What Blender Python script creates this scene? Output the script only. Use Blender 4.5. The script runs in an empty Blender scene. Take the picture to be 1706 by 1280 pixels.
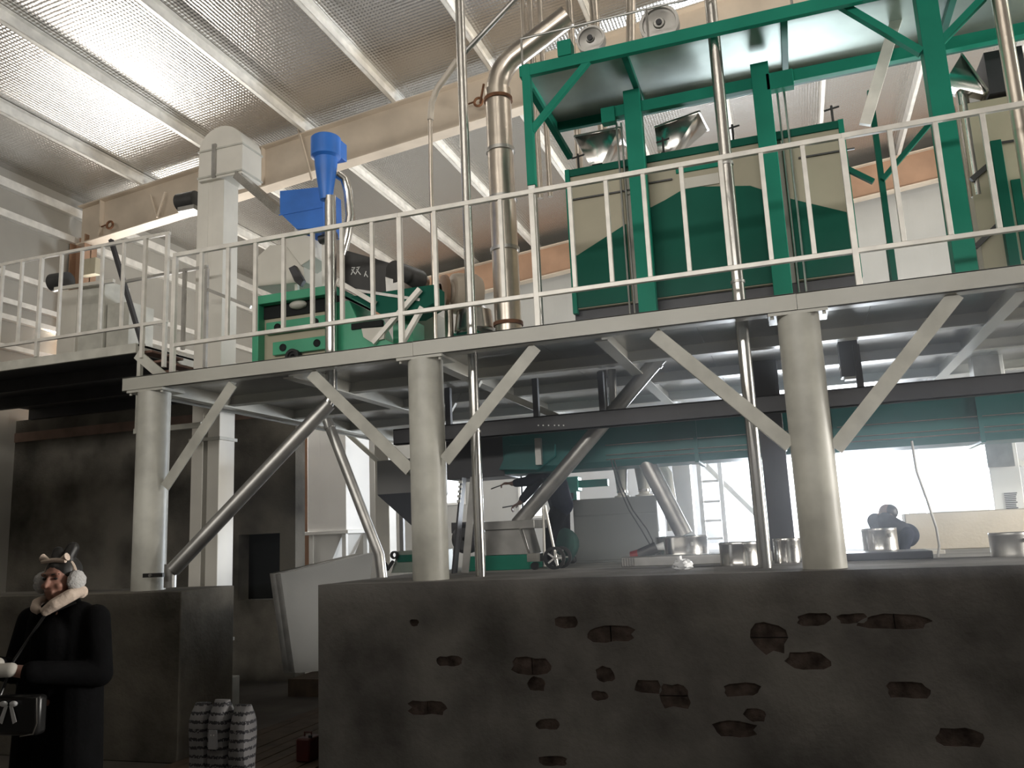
import bpy, bmesh, math, random
from mathutils import Vector, Matrix
from mathutils.geometry import tessellate_polygon
from math import sin, cos, pi, radians, atan2, sqrt

# ---------------------------------------------------------------- camera, world, lights, exposure
SC = bpy.context.scene
COL = SC.collection
F_PX, TH, PIT, ROL = 1393.6, 0.31915, 0.18067, -0.04526
CAMP = Vector((0, 0, 1.62))
FWD = Vector((-sin(TH) * cos(PIT), cos(TH) * cos(PIT), sin(PIT)))
_rt = Vector((cos(TH), sin(TH), 0))
_up = _rt.cross(FWD)
CR = cos(ROL) * _rt + sin(ROL) * _up
CU = -sin(ROL) * _rt + cos(ROL) * _up
cam_d = bpy.data.cameras.new('camera')
cam_d.sensor_fit = 'HORIZONTAL'
cam_d.sensor_width = 36.0
cam_d.lens = F_PX / 1706 * 36.0
cam_d.clip_end = 300
cam = bpy.data.objects.new('camera', cam_d)
COL.objects.link(cam)
cam.matrix_world = Matrix(((CR.x, CU.x, -FWD.x, 0), (CR.y, CU.y, -FWD.y, 0), (CR.z, CU.z, -FWD.z, 1.62), (0, 0, 0, 1)))
SC.camera = cam

world = bpy.data.worlds.new('world')
SC.world = world
world.use_nodes = True
_bg = world.node_tree.nodes['Background']
_bg.inputs[0].default_value = (0.93, 0.97, 1.0, 1)
_bg.inputs[1].default_value = 4.0

SC.view_settings.view_transform = 'Standard'
SC.view_settings.look = 'None'
SC.view_settings.gamma = 1.0
SC.view_settings.use_curve_mapping = False
SC.view_settings.exposure = 0.0
SC.cycles.max_bounces = 8
SC.cycles.diffuse_bounces = 4
SC.cycles.glossy_bounces = 4


def area_light(name, loc, target, sx, sy, power, col):
    d = bpy.data.lights.new(name, 'AREA')
    d.shape = 'RECTANGLE'
    d.size, d.size_y = sx, sy
    d.energy = power
    d.color = col
    o = bpy.data.objects.new(name, d)
    COL.objects.link(o)
    o.location = loc
    o.rotation_euler = (Vector(target) - Vector(loc)).to_track_quat('-Z', 'Y').to_euler()
    return o


# daylight through the high windows behind the photographer, the left wall windows and the rear door
area_light('clerestory_daylight', (-3.5, -5.7, 6.6), (-3.5, 5, 6.6), 14, 1.2, 780, (1.0, 0.96, 0.90))
area_light('left_window_daylight', (-12.5, 13.5, 4.65), (-6, 13.0, 5.6), 4.0, 2.2, 620, (1.0, 0.96, 0.90))
area_light('rear_door_daylight', (.5, 20.4, 2.4), (1.2, 10, 2.2), 3.4, 2.0, 1400, (0.84, 0.91, 1.0))
area_light('added_right_high_light', (12.8, 11.0, 7.6), (0, 10.5, 8.2), 9, 2.2, 170, (1.0, 0.95, 0.87))  # added high light from the right to brighten the roof, no window there
area_light('added_right_low_light', (12.8, 8.4, 2.9), (3, 10.2, 2.0), 4, 2.8, 3600, (1.0, 0.96, 0.90))  # added low light from the right for cream wall and drums, no door there


# ---------------------------------------------------------------- helpers
def ray(u, v):
    return FWD + CR * ((u - 853) / F_PX) - CU * ((v - 640) / F_PX)


def A(u, v, Y):
    d = ray(u, v)
    return CAMP + d * (Y / d.y)


def AZ(u, v, Z):
    d = ray(u, v)
    return CAMP + d * ((Z - CAMP.z) / d.z)


def RC(u0, v0, u1, v1, Y):
    um, vm = (u0 + u1) / 2, (v0 + v1) / 2
    return A(u0, vm, Y).x, A(u1, vm, Y).x, A(um, v1, Y).z, A(um, v0, Y).z


class MB:
    def __init__(s):
        s.v, s.f = [], []

    def add(s, vs, fs):
        b = len(s.v)
        s.v += [Vector(p) for p in vs]
        s.f += [[i + b for i in f] for f in fs]
        return s

    def hexa(s, p):
        return s.add(p, [(0, 3, 2, 1), (4, 5, 6, 7), (0, 1, 5, 4), (1, 2, 6, 5), (2, 3, 7, 6), (3, 0, 4, 7)])

    def box(s, x0, x1, y0, y1, z0, z1):
        return s.hexa([(x0, y0, z0), (x1, y0, z0), (x1, y1, z0), (x0, y1, z0), (x0, y0, z1), (x1, y0, z1), (x1, y1, z1), (x0, y1, z1)])

    def bar(s, p0, p1, w, h, up=(0, 0, 1)):
        p0, p1 = Vector(p0), Vector(p1)
        d = (p1 - p0).normalized()
        up = Vector(up)
        if abs(d.dot(up)) > 0.98:
            up = Vector((0, 1, 0))
        sx = d.cross(up).normalized() * (w / 2)
        sz = sx.cross(d).normalized() * (h / 2)
        q = [p0 - sx - sz, p0 + sx - sz, p1 + sx - sz, p1 - sx - sz, p0 - sx + sz, p0 + sx + sz, p1 + sx + sz, p1 - sx + sz]
        return s.hexa(q)

    def ring(s, c, d, r, n, ref=None):
        d = d.normalized()
        ref = ref or (Vector((0, 0, 1)) if abs(d.z) < 0.9 else Vector((1, 0, 0)))
        a = d.cross(ref).normalized()
        b = d.cross(a).normalized()
        return [c + a * (r * cos(2 * pi * i / n)) + b * (r * sin(2 * pi * i / n)) for i in range(n)]

    def cone(s, p0, p1, r0, r1, n=20, caps=True):
        p0, p1 = Vector(p0), Vector(p1)
        d = p1 - p0
        vs = s.ring(p0, d, r0, n) + s.ring(p1, d, r1, n)
        fs = [(i, (i + 1) % n, n + (i + 1) % n, n + i) for i in range(n)]
        if caps:
            fs += [list(range(n))[::-1], list(range(n, 2 * n))]
        return s.add(vs, fs)

    def tube(s, p0, p1, r, n=18):
        return s.cone(p0, p1, r, r, n)

    def path(s, pts, r, n=14, closed_ends=True):
        pts = [Vector(p) for p in pts]
        rs = r if isinstance(r, (list, tuple)) else [r] * len(pts)
        vs, fs = [], []
        ref = None
        for i, p in enumerate(pts):
            d = (pts[min(i + 1, len(pts) - 1)] - pts[max(i - 1, 0)]).normalized()
            if ref is None:
                ref = Vector((0, 0, 1)) if abs(d.z) < 0.9 else Vector((1, 0, 0))
            a = d.cross(ref).normalized()
            b = d.cross(a).normalized()
            ref = -b if b.dot(ref) < 0 else b
            a = d.cross(ref).normalized()
            b = d.cross(a).normalized()
            vs += [p + a * (rs[i] * cos(2 * pi * k / n)) + b * (rs[i] * sin(2 * pi * k / n)) for k in range(n)]
        for i in range(len(pts) - 1):
            for k in range(n):
                fs.append((i * n + k, i * n + (k + 1) % n, (i + 1) * n + (k + 1) % n, (i + 1) * n + k))
        if closed_ends:
            fs += [list(range(n))[::-1], [(len(pts) - 1) * n + k for k in range(n)]]
        return s.add(vs, fs)

    def lathe(s, c, prof, n=28, axis=(0, 0, 1)):
        c, ax = Vector(c), Vector(axis)
        vs, fs = [], []
        for r, h in prof:
            vs += s.ring(c + ax * h, ax, max(r, 1e-4), n)
        for i in range(len(prof) - 1):
            for k in range(n):
                fs.append((i * n + k, i * n + (k + 1) % n, (i + 1) * n + (k + 1) % n, (i + 1) * n + k))
        return s.add(vs, fs)

    def prism(s, poly, y0, y1):
        """XZ polygon pulled along Y"""
        n = len(poly)
        vs = [(x, y0, z) for x, z in poly] + [(x, y1, z) for x, z in poly]
        fs = [list(range(n)), list(range(n, 2 * n))[::-1]] + [(i, n + i, n + (i + 1) % n, (i + 1) % n) for i in range(n)]
        return s.add(vs, fs)

    def prismx(s, poly, x0, x1):
        """YZ polygon pulled along X"""
        n = len(poly)
        vs = [(x0, y, z) for y, z in poly] + [(x1, y, z) for y, z in poly]
        fs = [list(range(n)), list(range(n, 2 * n))[::-1]] + [(i, n + i, n + (i + 1) % n, (i + 1) % n) for i in range(n)]
        return s.add(vs, fs)

    def sphere(s, c, rx, ry=None, rz=None, n=16, m=10):
        ry, rz = ry or rx, rz or rx
        c = Vector(c)
        vs = [c + Vector((0, 0, -rz))]
        for j in range(1, m):
            t = -pi / 2 + pi * j / m
            vs += [c + Vector((rx * cos(t) * cos(2 * pi * i / n), ry * cos(t) * sin(2 * pi * i / n), rz * sin(t))) for i in range(n)]
        vs.append(c + Vector((0, 0, rz)))
        fs = [(0, 1 + (i + 1) % n, 1 + i) for i in range(n)]
        for j in range(m - 2):
            for i in range(n):
                fs.append((1 + j * n + i, 1 + j * n + (i + 1) % n, 1 + (j + 1) * n + (i + 1) % n, 1 + (j + 1) * n + i))
        L = len(vs) - 1
        fs += [(1 + (m - 2) * n + i, 1 + (m - 2) * n + (i + 1) % n, L) for i in range(n)]
        return s.add(vs, fs)

    def funnel(s, top, bot):
        """two matching loops of points joined by a skin, closed below"""
        n = len(top)
        vs = list(top) + list(bot)
        fs = [(i, (i + 1) % n, n + (i + 1) % n, n + i) for i in range(n)] + [list(range(n, 2 * n))]
        return s.add(vs, fs)

    def build(s, name, mat, parent=None, bevel=0.0, sharp=35):
        off = parent_loc(parent)
        me = bpy.data.meshes.new(name)
        me.from_pydata([tuple(p - off) for p in s.v], [], s.f)
        bm = bmesh.new()
        bm.from_mesh(me)
        bmesh.ops.recalc_face_normals(bm, faces=bm.faces)
        bm.to_mesh(me)
        bm.free()
        me.materials.append(mat)
        for p in me.polygons:
            p.use_smooth = True
        me.set_sharp_from_angle(angle=radians(sharp))
        o = bpy.data.objects.new(name, me)
        COL.objects.link(o)
        if parent:
            o.parent = parent
        if bevel:
            b = o.modifiers.new('bevel', 'BEVEL')
            b.width = bevel
            b.segments = 2
            b.limit_method = 'ANGLE'
        return o


def parent_loc(p):
    off = Vector((0, 0, 0))
    while p is not None:
        off += p.location
        p = p.parent
    return off


def thing(name, label, cat, loc=(0, 0, 0), group=None):
    o = bpy.data.objects.new(name, None)
    o.empty_display_size = 0.1
    COL.objects.link(o)
    o.location = Vector(loc)
    o['label'] = label
    o['category'] = cat
    if group:
        o['group'] = group
    return o


def tag(o, label, cat, group=None):
    o['label'] = label
    o['category'] = cat
    if group:
        o['group'] = group
    return o


def struct(o, label=None, cat=None):
    o['kind'] = 'structure'
    if label:
        o['label'] = label
    if cat:
        o['category'] = cat
    return o


def copy_part(o, delta, parent=None):
    c = o.copy()
    COL.objects.link(c)
    c.location = o.location + Vector(delta)
    if parent:
        c.parent = parent
    return c


# ---------------------------------------------------------------- materials
def mat(name, col, rough=0.5, metal=0.0, var=0.12, scale=3.0, bump=0.0, bscale=40.0, spec=0.5, col2=None, detail=5):
    m = bpy.data.materials.new(name)
    m.use_nodes = True
    nt = m.node_tree
    b = nt.nodes['Principled BSDF']
    b.inputs['Roughness'].default_value = rough
    b.inputs['Metallic'].default_value = metal
    b.inputs['Specular IOR Level'].default_value = spec
    tc = nt.nodes.new('ShaderNodeTexCoord')
    nz = nt.nodes.new('ShaderNodeTexNoise')
    nz.inputs['Scale'].default_value = scale
    nz.inputs['Detail'].default_value = detail
    nt.links.new(tc.outputs['Object'], nz.inputs['Vector'])
    rp = nt.nodes.new('ShaderNodeValToRGB')
    c2 = col2 or tuple(c * (1 - var * 1.6) for c in col)
    c1 = col if col2 else tuple(min(1, c * (1 + var * 0.5)) for c in col)
    rp.color_ramp.elements[0].color = (*c2, 1)
    rp.color_ramp.elements[0].position = 0.3
    rp.color_ramp.elements[1].color = (*c1, 1)
    rp.color_ramp.elements[1].position = 0.65
    nt.links.new(nz.outputs['Fac'], rp.inputs['Fac'])
    nt.links.new(rp.outputs['Color'], b.inputs['Base Color'])
    if bump:
        n2 = nt.nodes.new('ShaderNodeTexNoise')
        n2.inputs['Scale'].default_value = bscale
        n2.inputs['Detail'].default_value = 4
        nt.links.new(tc.outputs['Object'], n2.inputs['Vector'])
        bp = nt.nodes.new('ShaderNodeBump')
        bp.inputs['Strength'].default_value = bump
        bp.inputs['Distance'].default_value = 0.02
        nt.links.new(n2.outputs['Fac'], bp.inputs['Height'])
        nt.links.new(bp.outputs['Normal'], b.inputs['Normal'])
    return m


def emit(name, col, strength):
    m = bpy.data.materials.new(name)
    m.use_nodes = True
    nt = m.node_tree
    nt.nodes.remove(nt.nodes['Principled BSDF'])
    e = nt.nodes.new('ShaderNodeEmission')
    e.inputs[0].default_value = (*col, 1)
    e.inputs[1].default_value = strength
    nt.links.new(e.outputs[0], nt.nodes['Material Output'].inputs[0])
    return m


def foil_mat(name):
    """quilted aluminium foil under the roof sheets"""
    m = bpy.data.materials.new(name)
    m.use_nodes = True
    nt = m.node_tree
    b = nt.nodes['Principled BSDF']
    b.inputs['Metallic'].default_value = 0.9
    b.inputs['Roughness'].default_value = 0.25
    b.inputs['Base Color'].default_value = (0.56, 0.54, 0.51, 1)
    tc = nt.nodes.new('ShaderNodeTexCoord')
    mp = nt.nodes.new('ShaderNodeMapping')
    nt.links.new(tc.outputs['Object'], mp.inputs['Vector'])
    w1 = nt.nodes.new('ShaderNodeTexWave')
    w1.bands_direction = 'Y'
    w1.inputs['Scale'].default_value = 4.6
    w1.inputs['Distortion'].default_value = 0.6
    w1.inputs['Detail'].default_value = 1.5
    w2 = nt.nodes.new('ShaderNodeTexWave')
    w2.bands_direction = 'X'
    w2.inputs['Scale'].default_value = 6.0
    w2.inputs['Distortion'].default_value = 1.0
    n1 = nt.nodes.new('ShaderNodeTexNoise')
    n1.inputs['Scale'].default_value = 3.0
    n1.inputs['Detail'].default_value = 6
    n1.inputs['Roughness'].default_value = 0.65
    for n in (w1, w2, n1):
        nt.links.new(mp.outputs[0], n.inputs['Vector'])
    ad = nt.nodes.new('ShaderNodeMath')
    ad.operation = 'ADD'
    nt.links.new(w1.outputs['Fac'], ad.inputs[0])
    nt.links.new(w2.outputs['Fac'], ad.inputs[1])
    ad2 = nt.nodes.new('ShaderNodeMath')
    ad2.operation = 'MULTIPLY_ADD'
    ad2.inputs[1].default_value = 4.0
    nt.links.new(n1.outputs['Fac'], ad2.inputs[0])
    nt.links.new(ad.outputs[0], ad2.inputs[2])
    bp = nt.nodes.new('ShaderNodeBump')
    bp.inputs['Strength'].default_value = 0.17
    bp.inputs['Distance'].default_value = 0.02
    nt.links.new(ad2.outputs[0], bp.inputs['Height'])
    nt.links.new(bp.outputs['Normal'], b.inputs['Normal'])
    return m


def corrugated(name, col, scale=8.0, rough=0.5):
    m = mat(name, col, rough, 0.0, 0.06, 1.0)
    nt = m.node_tree
    tc = nt.nodes.new('ShaderNodeTexCoord')
    sp = nt.nodes.new('ShaderNodeSeparateXYZ')
    nt.links.new(tc.outputs['Object'], sp.inputs[0])
    ad = nt.nodes.new('ShaderNodeMath')
    nt.links.new(sp.outputs[0], ad.inputs[0])
    nt.links.new(sp.outputs[1], ad.inputs[1])
    mu = nt.nodes.new('ShaderNodeMath')
    mu.operation = 'MULTIPLY'
    mu.inputs[1].default_value = scale * 6.283
    nt.links.new(ad.outputs[0], mu.inputs[0])
    sn = nt.nodes.new('ShaderNodeMath')
    sn.operation = 'SINE'
    nt.links.new(mu.outputs[0], sn.inputs[0])
    pw = nt.nodes.new('ShaderNodeMath')
    pw.operation = 'GREATER_THAN'
    pw.inputs[1].default_value = 0.85
    nt.links.new(sn.outputs[0], pw.inputs[0])
    bp = nt.nodes.new('ShaderNodeBump')
    bp.inputs['Strength'].default_value = 0.5
    bp.inputs['Distance'].default_value = 0.01
    nt.links.new(pw.outputs[0], bp.inputs['Height'])
    nt.links.new(bp.outputs['Normal'], nt.nodes['Principled BSDF'].inputs['Normal'])
    return m


M = {}
M['foil'] = foil_mat('aluminium_foil')
M['ivory'] = mat('ivory_paint', (0.52, 0.51, 0.455), 0.38, 0, 0.06, 1.5, 0.03, 60)
M['ivory_dirty'] = mat('ivory_paint_scuffed', (0.56, 0.55, 0.49), 0.42, 0, 0.14, 4)
M['rail'] = mat('galvanised_rail', (0.80, 0.77, 0.71), 0.38, 0.2, 0.10, 6, 0.02, 80)
M['steel'] = mat('stainless_steel', (0.60, 0.585, 0.56), 0.22, 1.0, 0.08, 5)
M['steel_dull'] = mat('dull_steel', (0.46, 0.45, 0.43), 0.4, 0.9, 0.15, 5)
M['steel_warm'] = mat('warm_steel', (0.62, 0.56, 0.49), 0.28, 0.9, 0.10, 5)
M['deck_under'] = mat('deck_sheet', (0.52, 0.515, 0.50), 0.28, 0.8, 0.2, 1.2)
M['gallery_sheet'] = mat('gallery_sheet', (0.27, 0.33, 0.29), 0.34, 0.6, 0.25, 1.0)
M['panel_left'] = corrugated('left_wall_panel', (0.34, 0.32, 0.28), 3.0)
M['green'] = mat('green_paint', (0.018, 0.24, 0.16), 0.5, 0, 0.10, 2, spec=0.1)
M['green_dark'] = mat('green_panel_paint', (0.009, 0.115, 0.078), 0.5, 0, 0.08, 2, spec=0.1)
M['green_light'] = mat('bright_green_paint', (0.055, 0.36, 0.20), 0.36, 0, 0.10, 2)
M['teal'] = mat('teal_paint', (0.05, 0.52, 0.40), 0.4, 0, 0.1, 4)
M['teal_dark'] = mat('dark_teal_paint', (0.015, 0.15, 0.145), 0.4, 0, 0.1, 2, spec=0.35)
M['cream'] = mat('cream_paint', (0.46, 0.415, 0.305), 0.5, 0, 0.06, 1.5)
M['offwhite'] = mat('offwhite_paint', (0.66, 0.63, 0.56), 0.4, 0, 0.06, 2)
M['elevator'] = mat('elevator_paint', (0.76, 0.73, 0.66), 0.42, 0, 0.06, 2)
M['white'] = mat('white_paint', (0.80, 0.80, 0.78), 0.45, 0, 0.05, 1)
M['blue'] = mat('blue_paint', (0.03, 0.17, 0.60), 0.4, 0, 0.12, 3)
M['black'] = mat('black_paint', (0.018, 0.017, 0.016), 0.4, 0, 0.2, 4)
M['dark_steel'] = mat('dark_grey_paint', (0.045, 0.045, 0.05), 0.45, 0.1, 0.15, 3)
M['motor'] = mat('motor_grey', (0.05, 0.05, 0.05), 0.4, 0.2, 0.2, 6)
M['rafter'] = mat('primer_beige', (0.60, 0.51, 0.41), 0.5, 0, 0.12, 1.4)
M['rafter_brown'] = mat('primer_brown', (0.36, 0.22, 0.14), 0.5, 0, 0.15, 1.4)
M['panel_wall'] = corrugated('wall_panel', (0.41, 0.41, 0.39), 3.0)
M['panel_white'] = corrugated('white_cladding', (0.86, 0.85, 0.83), 5.0)
M['concrete'] = mat('rough_cement', (0.17, 0.155, 0.13), 0.92, 0, 0.42, 1.3, 0.35, 25, 0.2, detail=8)
M['plaster'] = mat('plinth_cement', (0.222, 0.211, 0.20), 0.9, 0, 0.32, 1.7, 0.25, 30, 0.2, detail=8)
M['plaster_cream'] = mat('cream_plaster', (0.78, 0.70, 0.58), 0.85, 0, 0.12, 1.5, 0.1, 30, 0.2)
M['floor_mill'] = mat('flour_dusted_floor', (0.40, 0.385, 0.36), 0.8, 0, 0.2, 1.5, 0.1, 30, 0.2)
M['floor'] = mat('dusty_floor', (0.12, 0.108, 0.095), 0.85, 0, 0.25, 1.3, 0.15, 30, 0.2)
M['brick'] = mat('old_brick', (0.11, 0.085, 0.075), 0.95, 0, 0.4, 9, 0.4, 40, 0.15)
M['wood'] = mat('brown_plank', (0.075, 0.05, 0.032), 0.8, 0, 0.3, 5)
M['tread'] = mat('red_brown_tread', (0.16, 0.085, 0.06), 0.6, 0, 0.2, 6)
M['rubber'] = mat('black_rubber', (0.015, 0.015, 0.015), 0.7, 0, 0.1, 6)
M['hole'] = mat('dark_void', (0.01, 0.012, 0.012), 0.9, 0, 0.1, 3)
M['rust'] = mat('rust', (0.22, 0.10, 0.05), 0.8, 0.2, 0.3, 12)
M['plastic'] = mat('clear_hose', (0.58, 0.52, 0.44), 0.3, 0, 0.1, 6)
M['bag'] = mat('white_plastic_bag', (0.82, 0.83, 0.84), 0.35, 0, 0.05, 6)


# ================================================================ THE SETTING
def roof_z(x):
    return 8.5 + 0.1 * (x + 12.7)


XL, XR, YB, YF = -12.8, 13.0, 20.6, -6.0
FZ = -.3
struct(MB().box(XL - 0.2, XR + 0.2, YF, YB + 0.2, FZ - .2, FZ).build('floor', M['floor']))
struct(MB().box(XL, XR, YF, 4.7, FZ, 0).build('floor_aisle', M['floor']), 'raised floor slab of the aisle in the foreground')
r = MB().hexa([(XL, YF, roof_z(XL)), (XR, YF, roof_z(XR)), (XR, YB, roof_z(XR)), (XL, YB, roof_z(XL)),
               (XL, YF, roof_z(XL) + .1), (XR, YF, roof_z(XR) + .1), (XR, YB, roof_z(XR) + .1), (XL, YB, roof_z(XL) + .1)])
ceiling = struct(r.build('ceiling', M['foil']), 'foil-lined sloping roof', None)
# purlins: pressed C sections running away from the viewer
px0 = -11.12
pm = MB()
pz = roof_z(px0)
pm.box(px0, px0 + .012, YF, YB, pz - .22, pz)
pm.box(px0, px0 + .075, YF, YB, pz - .22, pz - .208)
pm.box(px0, px0 + .075, YF, YB, pz - .012, pz)
pm.box(px0 + .065, px0 + .075, YF, YB, pz - .22, pz - .19)
pur = pm.build('purlin', M['rail'], ceiling)
for k in range(1, 14):
    copy_part(pur, (1.76 * k, 0, .176 * k))
# rafters: deep welded I beams
for Y, mw, mf in ((12.0, 'rafter', 'rafter'), (20.1, 'rafter_brown', 'rafter')):
    m = MB()
    xa, xb = -12.6, XR
    top = lambda x: roof_z(x) - .23
    bot = lambda x: roof_z(x) - 1.0
    m.hexa([(xa, Y, bot(xa)), (xb, Y, bot(xb)), (xb, Y + .02, bot(xb)), (xa, Y + .02, bot(xa)),
            (xa, Y, top(xa)), (xb, Y, top(xb)), (xb, Y + .02, top(xb)), (xa, Y + .02, top(xa))])
    web = m.build('rafter', M[mw], ceiling)
    for zf, nm in ((bot, 'rafter_flange'), (top, 'rafter_flange')):
        m = MB()
        y0, y1 = Y - .12, Y + .14
        m.hexa([(xa, y0, zf(xa) - .012), (xb, y0, zf(xb) - .012), (xb, y1, zf(xb) - .012), (xa, y1, zf(xa) - .012),
                (xa, y0, zf(xa) + .012), (xb, y0, zf(xb) + .012), (xb, y1, zf(xb) + .012), (xa, y1, zf(xa) + .012)])
        m.build(nm, M[mf], web)
    if Y < 15:
        for u, v in ((441, 290), (172, 372)):
            x = A(u, v, Y).x
            MB().box(x - .012, x + .012, Y - .11, Y, bot(x), top(x)).build('stiffener_plate', M['rafter'], web)
        for u, v in ((183, 375), (797, 170)):
            c = A(u, v, Y - .16)
            e = MB()
            e.path([c + Vector((.07 * cos(t), 0, .07 * sin(t))) for t in [i * pi / 8 for i in range(17)]], .022, 8, False)
            e.bar(c + Vector((-.06, 0, .02)), c + Vector((-.3, .1, .05)), .02, .02)
            e.build('eye_bolt', M['rust'], web)
        for (u0, v0, u1, v1) in ((250, 325, 262, 362), (275, 320, 262, 362), (497, 215, 520, 300)):
            MB().bar(A(u0, v0, Y - .1), A(u1, v1, Y - .15), .03, .03).build('fly_brace', M['rafter'], web)
# side wall and frame columns
wl = struct(MB().box(XL - .1, XL, YF, YB, 0, roof_z(XL) + .05).build('wall_left', M['panel_left']))
for u, v, hh in ((0, 352, .13), (0, 300, .16), (0, 452, .10), (0, 498, .09), (0, 525, .09), (0, 575, .08)):
    d = ray(u, v)
    p = CAMP + d * ((XL + .1) / d.x)
    MB().box(XL, XL + .12, YF, YB, p.z - hh / 2, p.z + hh / 2).build('girt', M['rail'], wl)
for Y in (4.0, 12.05, 20.0):
    m = MB()
    m.box(XL + .03, XL + .05, Y - .15, Y + .15, 0, 7.7).box(XL + .38, XL + .4, Y - .15, Y + .15, 0, 7.7).box(XL + .03, XL + .4, Y - .01, Y + .01, 0, 7.7)
    m.build('frame_column', M['rafter_brown'], wl)
# rear wall with a tall open doorway and smaller window openings
DX0, DX1, DZ1 = A(1222, 820, YB).x, A(1512, 820, YB).x, 3.45
W1 = RC(734, 772, 772, 838, YB)
W2 = RC(868, 778, 902, 860, YB)
rear_open = [(DX0, DX1, 1.27, DZ1), W1, W2]
m = MB()
xs = sorted([XL, XR] + [o[0] for o in rear_open] + [o[1] for o in rear_open])
for a, b in zip(xs[:-1], xs[1:]):
    hit = [o for o in rear_open if abs(o[0] - a) < 1e-6]
    if hit:
        m.box(a, b, YB, YB + .15, 0, hit[0][2]).box(a, b, YB, YB + .15, hit[0][3], roof_z(b))
    else:
        m.hexa([(a, YB, 0), (b, YB, 0), (b, YB + .15, 0), (a, YB + .15, 0), (a, YB, roof_z(a)), (b, YB, roof_z(b)), (b, YB + .15, roof_z(b)), (a, YB + .15, roof_z(a))])
wr = struct(m.build('wall_rear', M['panel_wall']))
dm = MB()
dm.box(DX0 - .1, DX0, YB - .08, YB + .2, 1.27, DZ1 + .1).box(DX1, DX1 + .1, YB - .08, YB + .2, 1.27, DZ1 + .1).box(DX0, DX1, YB - .08, YB + .2, DZ1, DZ1 + .1)
struct(dm.build('door_1', M['white']))
for k, (a, b, c, d) in enumerate((W1, W2)):
    wm = MB().box(a - .06, a, YB - .05, YB + .17, c - .06, d + .06).box(b, b + .06, YB - .05, YB + .17, c - .06, d + .06)
    wm.box(a, b, YB - .05, YB + .17, c - .06, c).box(a, b, YB - .05, YB + .17, d, d + .06)
    struct(wm.build('window_%d' % (k + 1), M['white']))
struct(MB().hexa([(XR, YF, 0), (XR + .1, YF, 0), (XR + .1, YB, 0), (XR, YB, 0), (XR, YF, roof_z(XR)), (XR + .1, YF, roof_z(XR)), (XR + .1, YB, roof_z(XR)), (XR, YB, roof_z(XR))]).build('wall_right', M['panel_wall']))
# wall behind the photographer, with a clerestory strip at 6 to 7.2 m
struct(MB().hexa([(XL, YF - .15, 0), (XR, YF - .15, 0), (XR, YF, 0), (XL, YF, 0), (XL, YF - .15, roof_z(XL)), (XR, YF - .15, roof_z(XR)), (XR, YF, roof_z(XR)), (XL, YF, roof_z(XL))]).build('wall_front', M['panel_wall']))
# unseen slabs added over the aisle to shade the plinth and left partition
struct(MB().box(XL, XR, YF, 1.5, 3.45, 3.65).box(XL, -6.7, 1.5, 5.2, 4.1, 4.3).build('unseen_shade_slab', M['concrete']))

# ---- plinth: rendered brick wall carrying the mill floor; the render has come away over some bricks
PZ, PY = 1.272, 6.75
PXL = A(530, 975, PY).x
random.seed(4)
patches = [(945, 1037, 38, 20), (1017, 1057, 72, 24), (886, 1110, 66, 26), (893, 1140, 30, 22), (1080, 1145, 40, 21), (1125, 1160, 42, 36), (1235, 1150, 52, 20),
           (998, 1160, 28, 15), (1224, 1216, 58, 24), (1257, 1191, 30, 19), (912, 1207, 36, 16), (712, 1180, 66, 22), (1281, 1063, 48, 44), (1356, 1033, 44, 18),
           (1420, 1031, 40, 14), (1490, 1036, 92, 20), (1345, 1102, 58, 25), (1512, 1150, 56, 22), (1600, 1230, 56, 24), (1008, 1124, 28, 24), (922, 1268, 44, 16), (748, 1102, 44, 16), (690, 1038, 16, 12)]
outer = [Vector((PXL, 0, FZ)), Vector((XR, 0, FZ)), Vector((XR, 0, PZ)), Vector((PXL, 0, PZ))]
loops = [outer]
holes = []
for (u, v, w, h) in patches:
    c = A(u, v, PY)
    hw, hh = w * .0052 / 2, h * .0052 / 2
    n = 14
    lp = []
    for k in range(n):
        t = 2 * pi * k / n
        ex, ez = cos(t), sin(t)
        q = (abs(ex) ** 4 + abs(ez) ** 4) ** -.25
        j = random.uniform(.82, 1.12)
        lp.append(Vector((c.x + hw * ex * q * j, 0, c.z + hh * ez * q * j)))
    loops.append(lp)
    holes.append((c, hw, hh))
tris = tessellate_polygon(loops)
flat = [p for lp in loops for p in lp]
m = MB()
vs = [(p.x, PY, p.z) for p in flat]
m.add(vs, tris)
b0 = 0
for lp in loops[1:]:
    n = len(lp)
    m.add([(p.x, PY, p.z) for p in lp] + [(p.x, PY + .03, p.z) for p in lp], [(i, (i + 1) % n, n + (i + 1) % n, n + i) for i in range(n)])
# render slab body behind (top, end) and the brick core
m.box(PXL, XR, PY + .05, YB, FZ, PZ - .004)
m.add([(PXL, PY, PZ), (XR, PY, PZ), (XR, PY + .2, PZ), (PXL, PY + .2, PZ), (PXL, PY, FZ), (PXL, PY + .2, FZ)], [(0, 1, 2, 3), (0, 3, 5, 4)])
plinth = struct(m.build('wall_plinth', M['plaster']), 'low cement-rendered plinth wall with dark bricks showing through')
for c, hw, hh in holes:
    nx = max(1, round(hw * 2 / .21))
    nz = max(1, round(hh * 2 / .11))
    for i in range(nx):
        for k in range(nz):
            x0 = c.x - hw * 1.15 + 2.3 * hw * i / nx
            z0 = c.z - hh * 1.15 + 2.3 * hh * k / nz
            MB().box(x0 + .004, x0 + 2.3 * hw / nx - .004, PY + .006 + random.uniform(0, .008), PY + .049, z0 + .004, z0 + 2.3 * hh / nz - .004).build('brick', M['brick'], plinth)
# mill floor on the plinth
struct(MB().box(PXL + .02, XR, 8.3, YB, PZ - .004, PZ).build('floor_mill', M['floor_mill']))
struct(MB().box(PXL + .02, XR, PY + .2, 8.3, PZ - .004, PZ).build('floor_plinth_edge', M['plaster']))
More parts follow.
